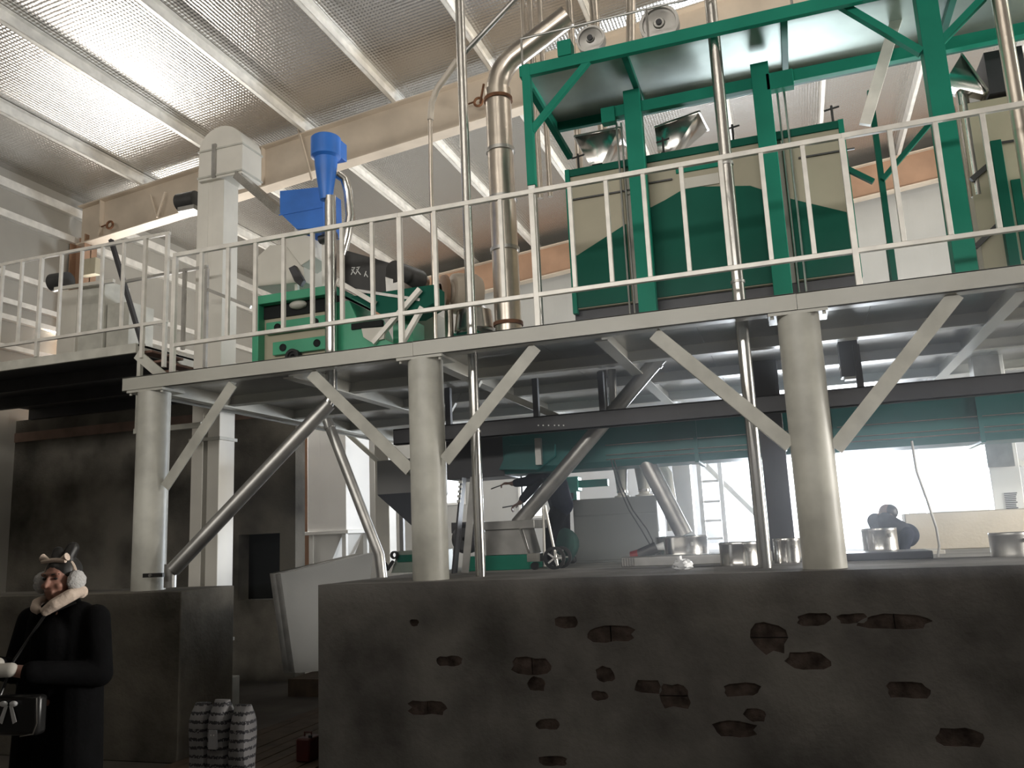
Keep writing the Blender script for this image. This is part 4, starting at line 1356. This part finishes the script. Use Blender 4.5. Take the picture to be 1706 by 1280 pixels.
# table in the glare
TY = 9.2
x0, x1, z0, z1 = RC(1488, 918, 1575, 926, TY)
tb = thing('work_table', 'pale flat work table in the glare beside the crouching worker', 'table', ((x0 + x1) / 2, TY + .3, PZ))
MB().box(x0, x1, TY, TY + .6, z0, z1).build('table_top', M['offwhite'], tb, .004)
for x in (x0 + .05, x1 - .05):
    for y in (TY + .05, TY + .55):
        MB().box(x - .025, x + .025, y - .025, y + .025, PZ, z0).build('leg', M['steel_dull'], tb)
# hanging cables
cables = [([(1018, 766), (1030, 810), (1048, 850), (1070, 885), (1083, 908), (1088, 925)], 8.9, .007, 'rubber', 'left one of two black cables hanging from the green trough to the mill'),
          ([(1023, 766), (1036, 812), (1054, 850), (1078, 882), (1087, 900), (1090, 925)], 8.92, .007, 'rubber', 'right one of two black cables hanging from the green trough to the mill'),
          ([(1519, 735), (1527, 785), (1545, 835), (1560, 880), (1565, 910), (1562, 930), (1553, 947)], 8.5, .011, 'steel_dull', 'single grey cable hanging from the trough in front of the cream wall')]
for pts, Y, rr, mm, lab in cables:
    tag(MB().path([A(*p, Y) for p in pts], rr, 8).build('hanging_cable', M[mm]), lab, 'cable')
# ---- cream low wall, tank and posted column at right rear
WY2 = 10.4
x0 = A(1512, 900, WY2).x
zz = A(1600, 852, WY2).z
struct(MB().box(x0, XR, WY2, WY2 + .3, PZ, zz).build('wall_cream', M['plaster_cream'], None, .01), 'cream plastered low wall at the right rear')
x0, x1, _, z1 = RC(1662, 770, 1706, 848, WY2 + .05)
pcx = thing('notice_column', 'white column with a printed notice behind the cream wall', 'column', ((x0 + x1) / 2, WY2 + .5, PZ))
MB().box(x0, x1 + .05, WY2 + .35, WY2 + .65, PZ, ZB + 1.5).build('column_shaft', M['white'], pcx, .006)
nt_ = MB()
for k in range(9):
    zz_ = A(1684, 822 + k * 3.1, WY2 + .34).z
    nt_.box(A(1674, 830, WY2 + .34).x, A(1674 + random.uniform(16, 22), 830, WY2 + .34).x, WY2 + .342, WY2 + .349, zz_ - .006, zz_ + .006)
nt_.build('notice_print', M['motor'], pcx)['kind'] = 'stuff'
MB().box(x0 - .02, x1, WY2 + .3, WY2 + .35, A(1680, 775, WY2).z, ZB + 1.4).build('dark_bracket', M['steel_dull'], pcx)
c0, c1 = A(1545, 800, 16.5).x, A(1652, 800, 16.5).x
tag(MB().lathe(((c0 + c1) / 2, 16.5 + .6, PZ), [(.01, 0), ((c1 - c0) / 2, 0), ((c1 - c0) / 2, 3.6), (.01, 4.0)], 40).build('storage_tank', M['white']), 'large pale round storage tank behind the cream wall', 'tank')
# ---- pale cladding chute and hopper behind the left bay
QY = 13.4
ql = thing('clad_bin', 'bright white clad bin on legs beyond the concrete partition', 'bin', (A(545, 940, QY).x, QY + .4, FZ))
x0, x1, z0, z1 = RC(512, 700, 576, 885, QY)
MB().box(x0, x1, QY, QY + .9, z0, 4.6).build('bin_shell', M['panel_white'], ql, .01)
MB().box(x0 - .06, x1 + .06, QY - .05, QY + .95, z0 - .06, z0).build('bin_ledge', M['white'], ql, .005)
for x in (x0 + .02, x1 - .10):
    for y in (QY + .02, QY + .8):
        MB().box(x, x + .08, y, y + .08, FZ, z0 - .06).build('leg', M['white'], ql)
MB().hexa([(x0 + .1, QY + .05, z0 - 1.1), (x0 + .2, QY + .05, z0 - 1.1), (x0 + .2, QY + .8, z0 - 1.1), (x0 + .1, QY + .8, z0 - 1.1),
           (x0 + .1, QY + .05, z0 - .06), (x1 - .1, QY + .05, z0 - .06), (x1 - .1, QY + .8, z0 - .06), (x0 + .1, QY + .8, z0 - .06)]).build('bin_cone', M['white'], ql)
sqm = mat('grey_bin_paint', (.28, .27, .25), .45, 0, .1, 2)
NY = 10.4
x0, x1, z0, z1 = RC(628, 765, 712, 822, NY)
nh = thing('square_hopper', 'grey square hopper with dark funnel behind the middle column', 'hopper', ((x0 + x1) / 2, NY + .35, PZ))
MB().box(x0, x1, NY, NY + .7, z0, z1).build('hopper_box', sqm, nh, .006)
tipz = A(690, 886, NY).z
xt = A(690, 880, NY).x
MB().funnel([Vector((x0, NY, z0)), Vector((x1, NY, z0)), Vector((x1, NY + .7, z0)), Vector((x0, NY + .7, z0))], rect_loop(Vector((xt, NY + .35, tipz)), .07, .07)).build('hopper_funnel', M['dark_steel'], nh)
for x in (x0 + .02, x1 - .08):
    MB().box(x, x + .06, NY + .62, NY + .68, PZ, z0).build('leg', sqm, nh)
MB().tube((xt, NY + .35, PZ + .2), (xt, NY + .35, tipz), .06, 14).build('outlet', M['steel_dull'], nh)
# small grey-green mill with belt wheels left of the middle column
KY2 = 8.9
x0, x1, z0, z1 = RC(655, 918, 700, 962, KY2)
km = thing('roller_mill', 'small grey-green roller mill with black belt wheels left of the middle column', 'machine', ((x0 + x1) / 2, KY2 + .2, PZ))
kmm = mat('grey_green_paint', (.22, .26, .22), .45, 0, .1, 3)
MB().prism([(x0 - .03, PZ), (x1 + .2, PZ), (x1 + .2, z1), (x0 + .06, z1)], KY2, KY2 + .5).build('mill_body', kmm, km, .006)
MB().box(x0 + .06, x1 + .15, KY2 - .01, KY2 + .01, PZ + .12, PZ + .2).build('mill_window', M['green_dark'], km)
for (u, v, rr) in ((638, 944, .055), (657, 925, .045)):
    c = A(u, v, KY2 - .05)
    MB().lathe(c, [(rr * .6, -.02), (rr, -.02), (rr, .02), (rr * .6, .02), (rr * .6, -.02)], 20, (0, 1, 0)).build('belt_wheel', M['rubber'], km)
MB().bar(A(645, 950, KY2 - .05), A(655, 935, KY2 - .05), .03, .03).build('belt_guard', M['rubber'], km)


# ================================================================ PEOPLE
def capsule(m, p0, p1, r0, r1, n=14, k=5):
    p0, p1 = Vector(p0), Vector(p1)
    d = (p1 - p0)
    L = max(d.length, 1e-5)
    d = d / L
    ref = Vector((0, 0, 1)) if abs(d.z) < .9 else Vector((1, 0, 0))
    a = d.cross(ref).normalized()
    b = d.cross(a).normalized()
    prof = [(-r0 * cos(pi / 2 * i / k), r0 * sin(pi / 2 * i / k)) for i in range(k + 1)] + [(L + r1 * sin(pi / 2 * i / k), r1 * cos(pi / 2 * i / k)) for i in range(k + 1)]
    vs, fs = [], []
    for h, r in prof:
        r = max(r, 1e-4)
        vs += [p0 + d * h + a * (r * cos(2 * pi * i / n)) + b * (r * sin(2 * pi * i / n)) for i in range(n)]
    for j in range(len(prof) - 1):
        for i in range(n):
            fs.append((j * n + i, j * n + (i + 1) % n, (j + 1) * n + (i + 1) % n, (j + 1) * n + i))
    fs += [list(range(n))[::-1], [(len(prof) - 1) * n + i for i in range(n)]]
    m.add(vs, fs)


def chain(m, pts, rs):
    for i in range(len(pts) - 1):
        capsule(m, pts[i], pts[i + 1], rs[i], rs[i + 1])


def fuse(m, name, mt, parent, voxel=.008, smooth=4):
    """melt overlapping solids into one continuous skin"""
    tmp = m.build('tmp', mt, parent)
    r = tmp.modifiers.new('r', 'REMESH')
    r.mode = 'VOXEL'
    r.voxel_size = voxel
    s = tmp.modifiers.new('s', 'SMOOTH')
    s.iterations = smooth
    s.factor = .5
    dg = bpy.context.evaluated_depsgraph_get()
    me = bpy.data.meshes.new_from_object(tmp.evaluated_get(dg))
    me.name = name
    for p in me.polygons:
        p.use_smooth = True
    bpy.data.objects.remove(tmp)
    o = bpy.data.objects.new(name, me)
    COL.objects.link(o)
    if parent:
        o.parent = parent
    return o


def hand(m, wrist, d, palm_n, side, curl=.6, s=1.0):
    """palm, four unequal bent fingers, thumb from the side of the palm"""
    d = d.normalized()
    pn = (palm_n - d * palm_n.dot(d)).normalized()
    a = d.cross(pn).normalized() * side
    for i, o in enumerate((-.027, -.009, .009, .027)):
        capsule(m, wrist + a * o * .6 * s, wrist + d * .085 * s + a * o * s, .016 * s, .014 * s, 8, 3)
    for i, (o, L) in enumerate(((-.03, .062), (-.01, .075), (.01, .082), (.03, .07))):
        p = wrist + d * .088 * s + a * o * s
        ang = curl * (.4 + .1 * i)
        for j, f in enumerate((.45, .32, .23)):
            q = p + (d * cos(ang) + pn * sin(ang)) * (L * f * s)
            capsule(m, p, q, .0095 * s, .0085 * s, 8, 3)
            p = q
            ang += curl * .75
    p = wrist + d * .025 * s + a * .03 * s
    t1 = p + (a * .8 + d * .6 + pn * .3).normalized() * .04 * s
    t2 = t1 + (d * .9 + a * .2 + pn * .4).normalized() * .032 * s
    capsule(m, p, t1, .013 * s, .011 * s, 8, 3)
    capsule(m, t1, t2, .011 * s, .009 * s, 8, 3)


def head(m, c, f, l, s=1.0):
    u = Vector((0, 0, 1))
    u = (u - f * u.dot(f)).normalized()

    def P(x, y, z):
        return c + (l * x + f * y + u * z) * s
    # skull and jaw
    def ell(x, y, z, rx, ry, rz):
        b = len(m.v)
        m.sphere((0, 0, 0), rx * s, ry * s, rz * s, 18, 12)
        for i in range(b, len(m.v)):
            v = m.v[i]
            m.v[i] = P(x, y, z) + l * v.x + f * v.y + u * v.z
    ell(0, -.012, .025, .075, .092, .09)
    ell(0, .018, -.03, .062, .07, .085)
    ell(0, .05, -.085, .034, .03, .025)
    capsule(m, P(0, .092, .008), P(0, .108, -.028), .009 * s, .014 * s, 8, 3)
    capsule(m, P(-.02, .082, -.06), P(.02, .082, -.06), .009 * s, .009 * s, 8, 3)
    capsule(m, P(-.018, .078, -.074), P(.018, .078, -.074), .009 * s, .009 * s, 8, 3)
    capsule(m, P(-.042, .078, .03), P(.042, .078, .03), .012 * s, .012 * s, 8, 3)
    for q in (-1, 1):
        ell(q * .077, -.005, -.01, .012, .02, .032)
        ell(q * .04, .06, -.03, .022, .02, .02)
    return P


skin = mat('skin', (.30, .15, .11), .55, 0, .06, 8)
skin_d = mat('skin_tan', (.22, .12, .085), .55, 0, .06, 8)
coat = mat('black_coat', (.004, .004, .0045), .9, 0, .2, 10, .15, 60, .08)
hairm = mat('black_hair', (.008, .007, .006), .5, 0, .2, 20)
fluff = mat('white_fluff', (.48, .47, .46), .9, 0, .1, 20, .5, 90)
scarf = mat('cream_scarf', (.58, .47, .39), .9, 0, .1, 12, .3, 50)
navy = mat('navy_jacket', (.008, .011, .024), .85, 0, .2, 8, spec=.15)
trous = mat('dark_trousers', (.008, .008, .011), .9, 0, .2, 8, spec=.1)
eyem = mat('dark_eye', (.01, .008, .007), .3, 0, .05, 5)
pale = mat('pale_glove', (.42, .40, .36), .85, 0, .1, 12)

# ---- woman in the left foreground
hc = A(100, 966, 3.6)
f, l = Vector((.16, -.987, 0)).normalized(), Vector((.987, .16, 0)).normalized()
base = Vector((hc.x, hc.y + .02, 0))


def W(x, y, z):
    return base + l * x + f * y + Vector((0, 0, z))


m = MB()
Ph = head(m, hc, f, l)
capsule(m, W(0, -.02, 1.28), hc + Vector((0, .015, -.06)), .055, .05)
chain(m, [W(0, -.01, .9), W(0, -.01, 1.08), W(0, -.02, 1.27)], [.13, .12, .11])
handR, handL = W(-.20, .30, 1.10), W(-.10, .33, 1.08)
chain(m, [W(-.155, -.02, 1.28), W(-.24, .0, 1.04), handR - f * .05], [.05, .042, .03])
chain(m, [W(.155, -.02, 1.28), W(.23, .02, 1.02), W(.05, .27, 1.06), handL - f * .03 + l * .03], [.05, .042, .034, .028])
for q in (-1, 1):
    chain(m, [W(q * .09, 0, .88), W(q * .09, .01, .48), W(q * .09, -.01, .09)], [.085, .06, .042])
    capsule(m, W(q * .09, -.03, .05), W(q * .1, .14, .04), .04, .035)
hand(m, handR, Vector((-.5, -.8, -.15)), Vector((0, 0, -1)), 1, .7)
hand(m, handL, Vector((-.75, -.6, .05)), Vector((0, 0, -1)), -1, .7)
wo = fuse(m, 'person', skin, None, .0065, 3)
wo['label'] = 'person in a black coat with white ear muffs and cream scarf, standing at the left'
wo['category'] = 'person'
for q in (-1, 1):
    MB().sphere(Ph(q * .034, .078, .008), .011, .009, .007, 12, 8).build('eye', eyem, wo)
    e = MB()
    capsule(e, Ph(q * .02, .09, .03), Ph(q * .052, .078, .032), .004, .003, 8, 3)
    e.build('eyebrow', hairm, wo)
m = MB()
m.sphere(hc + Vector((0, .025, .045)), .086, .098, .085, 18, 12)
m.sphere(hc + f * -.05 + Vector((0, 0, -.03)), .075, .06, .11, 16, 10)
capsule(m, Ph(-.03, -.0, .12), Ph(-.035, -.02, .15), .03, .028)
capsule(m, Ph(.035, -.01, .12), Ph(.045, -.03, .165), .036, .034)
fuse(m, 'hair', hairm, wo, .008, 3)
# ear muffs: band over the head with two bow tips, fluffy pads
m = MB()
m.path([Ph(.093 * cos(t), -.0, .0 + .118 * sin(t)) for t in [pi * i / 16 for i in range(17)]], .011, 8)
for q in (-1, 1):
    m.cone(Ph(q * .03, .05, .105), Ph(q * .075, .05, .12), .006, .022, 10)
m.path([Ph(x / 100, .055, .105 - .0008 * abs(x)) for x in range(-7, 8, 2)], .012, 8)
em = m.build('ear_muff_band', scarf, wo)
for q in (-1, 1):
    p = MB().sphere(Ph(q * .1, .0, -.012), .036, .056, .058, 20, 14)
    random.seed(q + 5)
    for v in p.v:
        v += Vector((random.uniform(-1, 1), random.uniform(-1, 1), random.uniform(-1, 1))) * .003
    p.build('ear_muff_pad', fluff, em)
# long coat
m = MB()
for dx in (-.085, 0, .085):
    chain(m, [W(dx * 1.25, -.02, .45), W(dx * 1.1, -.02, .95), W(dx, -.02, 1.28)], [.14, .135, .105])
chain(m, [W(-.19, -.02, 1.29), W(-.255, .0, 1.03), W(-.21, .2, 1.08)], [.075, .068, .056])
chain(m, [W(.19, -.02, 1.29), W(.255, .02, 1.01), W(.05, .26, 1.06)], [.075, .068, .056])
capsule(m, W(0, -.04, 1.3), W(0, -.04, 1.36), .09, .075)
capsule(m, W(0, -.02, .95), W(0, .02, 1.2), .15, .13)
fuse(m, 'coat', coat, wo, .011, 5)
m = MB()
for q in (-1, 1):
    chain(m, [W(q * .09, 0, .6), W(q * .09, .0, .12)], [.1, .075])
fuse(m, 'trousers', trous, wo, .012, 3)
for q in (-1, 1):
    m = MB()
    capsule(m, W(q * .09, -.04, .05), W(q * .105, .15, .042), .05, .042)
    for v in m.v:
        v.z = max(.004, v.z)
    m.build('shoe', M['rubber'], wo)
# scarf: two crossing folded bands
m = MB()
m.path([Ph(.115, -.03, -.06), Ph(.10, .05, -.085), Ph(.05, .10, -.125), Ph(-.005, .115, -.165)], [.03, .036, .034, .024], 12)
m.path([Ph(-.09, -.03, -.09), Ph(-.085, .06, -.115), Ph(-.06, .10, -.14), Ph(-.03, .11, -.155)], [.02, .026, .026, .02], 12)
m.path([Ph(-.1, -.03, -.09), Ph(0, -.1, -.08), Ph(.115, -.03, -.07)], .035, 12)
fuse(m, 'scarf', scarf, wo, .007, 3)
# pale gloves and cuffs held together in front
m = MB()
capsule(m, handR - f * .05 + l * .04, handR - f * .02, .036, .036)
capsule(m, handL - f * .02 + l * .07, handL, .036, .034)
hand(m, handR, Vector((-.5, -.8, -.15)), Vector((0, 0, -1)), 1, .7, 1.12)
hand(m, handL, Vector((-.75, -.6, .05)), Vector((0, 0, -1)), -1, .7, 1.12)
fuse(m, 'gloves', pale, wo, .006, 2)
# handbag with a small white bow
hb_c = W(-.02, .24, .86)
bg = thing('handbag', 'small black handbag with a white bow hanging in front of the person', 'handbag', hb_c - Vector((0, 0, .1)))
leather = mat('black_leather', (.01, .01, .01), .35, 0, .1, 9)
m = MB()
e = [hb_c + l * x + f * y + Vector((0, 0, z)) for z in (-.1, .09) for (x, y) in ((-.13, -.035), (.13, -.035), (.13, .035), (-.13, .035))]
m.hexa(e)
m.build('bag_body', leather, bg, .02)
m = MB()
m.path([hb_c + l * (-.12) + Vector((0, 0, .08)), W(-.14, .16, 1.1), W(.0, .12, 1.33), W(.1, .02, 1.38)], .008, 8)
m.build('strap', leather, bg)
m = MB()
m.path([hb_c + f * .04 + l * x + Vector((0, 0, z)) for x, z in ((.12, .08), (.128, -.04), (.11, -.09), (.04, -.1))], .0035, 6)
m.build('silver_trim', M['steel'], bg)
m = MB()
for q in (-1, 1):
    m.hexa([hb_c + f * .042 + l * (q * .004 - .03) + Vector((0, 0, .045)), hb_c + f * .042 + l * (q * .03 - .03) + Vector((0, 0, -.04)), hb_c + f * .046 + l * (q * .03 - .03) + Vector((0, 0, -.04)), hb_c + f * .046 + l * (q * .004 - .03) + Vector((0, 0, .045)),
            hb_c + f * .042 + l * (q * .02 - .03) + Vector((0, 0, .05)), hb_c + f * .042 + l * (q * .05 - .03) + Vector((0, 0, -.03)), hb_c + f * .046 + l * (q * .05 - .03) + Vector((0, 0, -.03)), hb_c + f * .046 + l * (q * .02 - .03) + Vector((0, 0, .05))])
    m.sphere(hb_c + f * .045 + l * (q * .028 - .03) + Vector((0, 0, .055)), .026, .012, .014, 12, 8)
m.build('bow', M['bag'], bg)

# ---- worker bending under the trough
KW = 9.75


def J(u, v, dy=0.0):
    return A(u, v, KW + dy)


fw, lw = Vector((-.9, -.43, 0)).normalized(), Vector((.43, -.9, 0)).normalized()
pel = J(935, 838)
che = J(918, 785)
nek = J(900, 762)
hdc = J(884, 748)
foot1, foot2 = J(915, 940, -.1), J(950, 940, .15)
foot1.z = foot2.z = PZ + .05
kn1, kn2 = (pel + foot1) / 2 + fw * .06, (pel + foot2) / 2 + fw * .03
sh1, sh2 = che + lw * .17 + Vector((0, 0, .08)), che - lw * .17 + Vector((0, 0, .08))
el1, ha1 = J(880, 802, -.2), J(853, 806, -.25)
el2, ha2 = J(885, 815, .15), J(866, 838, .05)
m = MB()
Pw = head(m, hdc, (fw + Vector((0, 0, -.35))).normalized(), lw)
capsule(m, nek, hdc - fw * .02 - Vector((0, 0, .05)), .055, .052)
chain(m, [pel, (pel + che) / 2, che], [.13, .12, .13])
capsule(m, che, nek, .1, .06)
chain(m, [sh1, el1, ha1], [.05, .042, .03])
chain(m, [sh2, el2, ha2], [.05, .042, .03])
chain(m, [pel + lw * .08, kn1, foot1], [.08, .06, .045])
chain(m, [pel - lw * .08, kn2, foot2], [.08, .06, .045])
for q in (foot1, foot2):
    capsule(m, q, q + fw * .15 - Vector((0, 0, .01)), .04, .034)
hand(m, ha1, Vector((-.95, -.2, .1)), Vector((.2, 0, -1)), 1, .9)
hand(m, ha2, Vector((-.8, -.2, -.4)), Vector((.2, 0, -1)), -1, .9)
w1 = fuse(m, 'person', skin_d, None, .009, 3)
tag(w1, 'person in a dark navy jacket bending under the green trough with a rod', 'person')
m = MB()
m.sphere(hdc + Vector((.03, .02, .035)), .09, .095, .085, 16, 10)
fuse(m, 'hair', hairm, w1, .01, 2)
m = MB()
for dx in (-.08, 0, .08):
    chain(m, [pel + lw * dx + Vector((0, 0, -.03)), (pel + che) / 2 + lw * dx, che + lw * dx * 1.2], [.13, .135, .13])
capsule(m, che, nek, .13, .08)
chain(m, [sh1, el1, ha1 + (el1 - ha1) * .25], [.08, .064, .05])
chain(m, [sh2, el2, ha2 + (el2 - ha2) * .25], [.08, .064, .05])
fuse(m, 'jacket', navy, w1, .012, 4)
m = MB()
chain(m, [pel + lw * .08, kn1, foot1 + Vector((0, 0, .06))], [.12, .09, .07])
chain(m, [pel - lw * .08, kn2, foot2 + Vector((0, 0, .06))], [.12, .09, .07])
fuse(m, 'trousers', trous, w1, .012, 3)
for q in (foot1, foot2):
    m = MB()
    capsule(m, q - fw * .03, q + fw * .17, .052, .042)
    for v in m.v:
        v.z = max(PZ + .003, v.z)
    m.build('shoe', M['rubber'], w1)
h1 = ha1 + Vector((-.09, -.02, 0))
tag(MB().tube(h1 + (A(818, 815, KW - .3) - h1) * -.15, A(818, 815, KW - .3), .007, 8).build('steel_rod', M['dark_steel']), 'thin rod held out in the raised hand of the bending worker', 'rod')
h2 = ha2 + Vector((-.07, -.02, -.03))
tag(MB().tube(h2 + (A(837, 846, KW) - h2) * -.2, A(837, 846, KW), .007, 8).build('steel_rod', M['dark_steel']), 'thin rod held in the lower hand of the bending worker', 'rod')

# ---- worker crouching in the glare at right
KW = 10.05
fw, lw = Vector((-.95, -.3, 0)).normalized(), Vector((.3, -.95, 0)).normalized()
hdc = J(1478, 858)
nek = J(1486, 872)
che = J(1496, 890)
pel = J(1508, 922)
pel.z = max(pel.z, PZ + .17)
m = MB()
head(m, hdc, (fw + Vector((0, 0, -.3))).normalized(), lw)
capsule(m, nek, hdc - Vector((0, 0, .05)), .055, .052)
chain(m, [pel, (pel + che) / 2, che, nek], [.13, .13, .13, .06])
ft = [pel + fw * .16 + lw * q * .12 for q in (-1, 1)]
for p in ft:
    p.z = PZ + .05
kn = [pel + fw * .22 + lw * q * .13 + Vector((0, 0, .17)) for q in (-1, 1)]
hn = [che + fw * .24 + lw * q * .1 + Vector((0, 0, -.24)) for q in (-1, 1)]
eb = [che + fw * .07 + lw * q * .2 + Vector((0, 0, -.2)) for q in (-1, 1)]
for i, q in enumerate((-1, 1)):
    chain(m, [pel + lw * q * .09, kn[i], ft[i]], [.085, .065, .05])
    capsule(m, ft[i], ft[i] + fw * .14, .042, .036)
    chain(m, [che + lw * q * .17, eb[i], hn[i]], [.05, .042, .03])
    hand(m, hn[i], fw - Vector((0, 0, .2)), Vector((0, 0, -1)), q, .8)
w2 = fuse(m, 'person', skin_d, None, .01, 3)
tag(w2, 'person in dark clothes crouching behind the pale table in the glare', 'person')
m = MB()
m.sphere(hdc + Vector((.03, .01, .03)), .088, .095, .085, 16, 10)
fuse(m, 'hair', hairm, w2, .01, 2)
m = MB()
for dx in (-.09, 0, .09):
    chain(m, [pel + lw * dx, (pel + che) / 2 + lw * dx - fw * .03, che + lw * dx * 1.2], [.12, .125, .11])
capsule(m, che, nek, .11, .08)
for i, q in enumerate((-1, 1)):
    chain(m, [che + lw * q * .19, eb[i], hn[i] + (eb[i] - hn[i]) * .25], [.08, .064, .05])
fuse(m, 'jacket', navy, w2, .012, 4)
m = MB()
for i, q in enumerate((-1, 1)):
    chain(m, [pel + lw * q * .09, kn[i], ft[i] + Vector((0, 0, .06))], [.12, .09, .07])
fuse(m, 'trousers', trous, w2, .012, 3)
for i in (0, 1):
    m = MB()
    capsule(m, ft[i] - fw * .03, ft[i] + fw * .16, .05, .042)
    for v in m.v:
        v.z = max(PZ + .003, v.z)
    m.build('shoe', M['rubber'], w2)


# ================================================================ FLOUR DUST HANGING IN THE AIR UNDER THE PLATFORM
hz = bpy.data.materials.new('flour_dust')
hz.use_nodes = True
nt = hz.node_tree
nt.nodes.remove(nt.nodes['Principled BSDF'])
vs_ = nt.nodes.new('ShaderNodeVolumeScatter')
vs_.inputs['Color'].default_value = (.93, .95, 1.0, 1)
vs_.inputs['Density'].default_value = 0.024
vs_.inputs['Anisotropy'].default_value = 0.7
hz.cycles.homogeneous_volume = True
nt.links.new(vs_.outputs[0], nt.nodes['Material Output'].inputs['Volume'])
dz_ = MB().box(-5.0, 12.7, 5.0, 20.3, 1.29, 3.30).build('dust_haze', hz)
dz_['kind'] = 'stuff'
dz_['label'] = 'pale flour dust haze hanging under the platform'
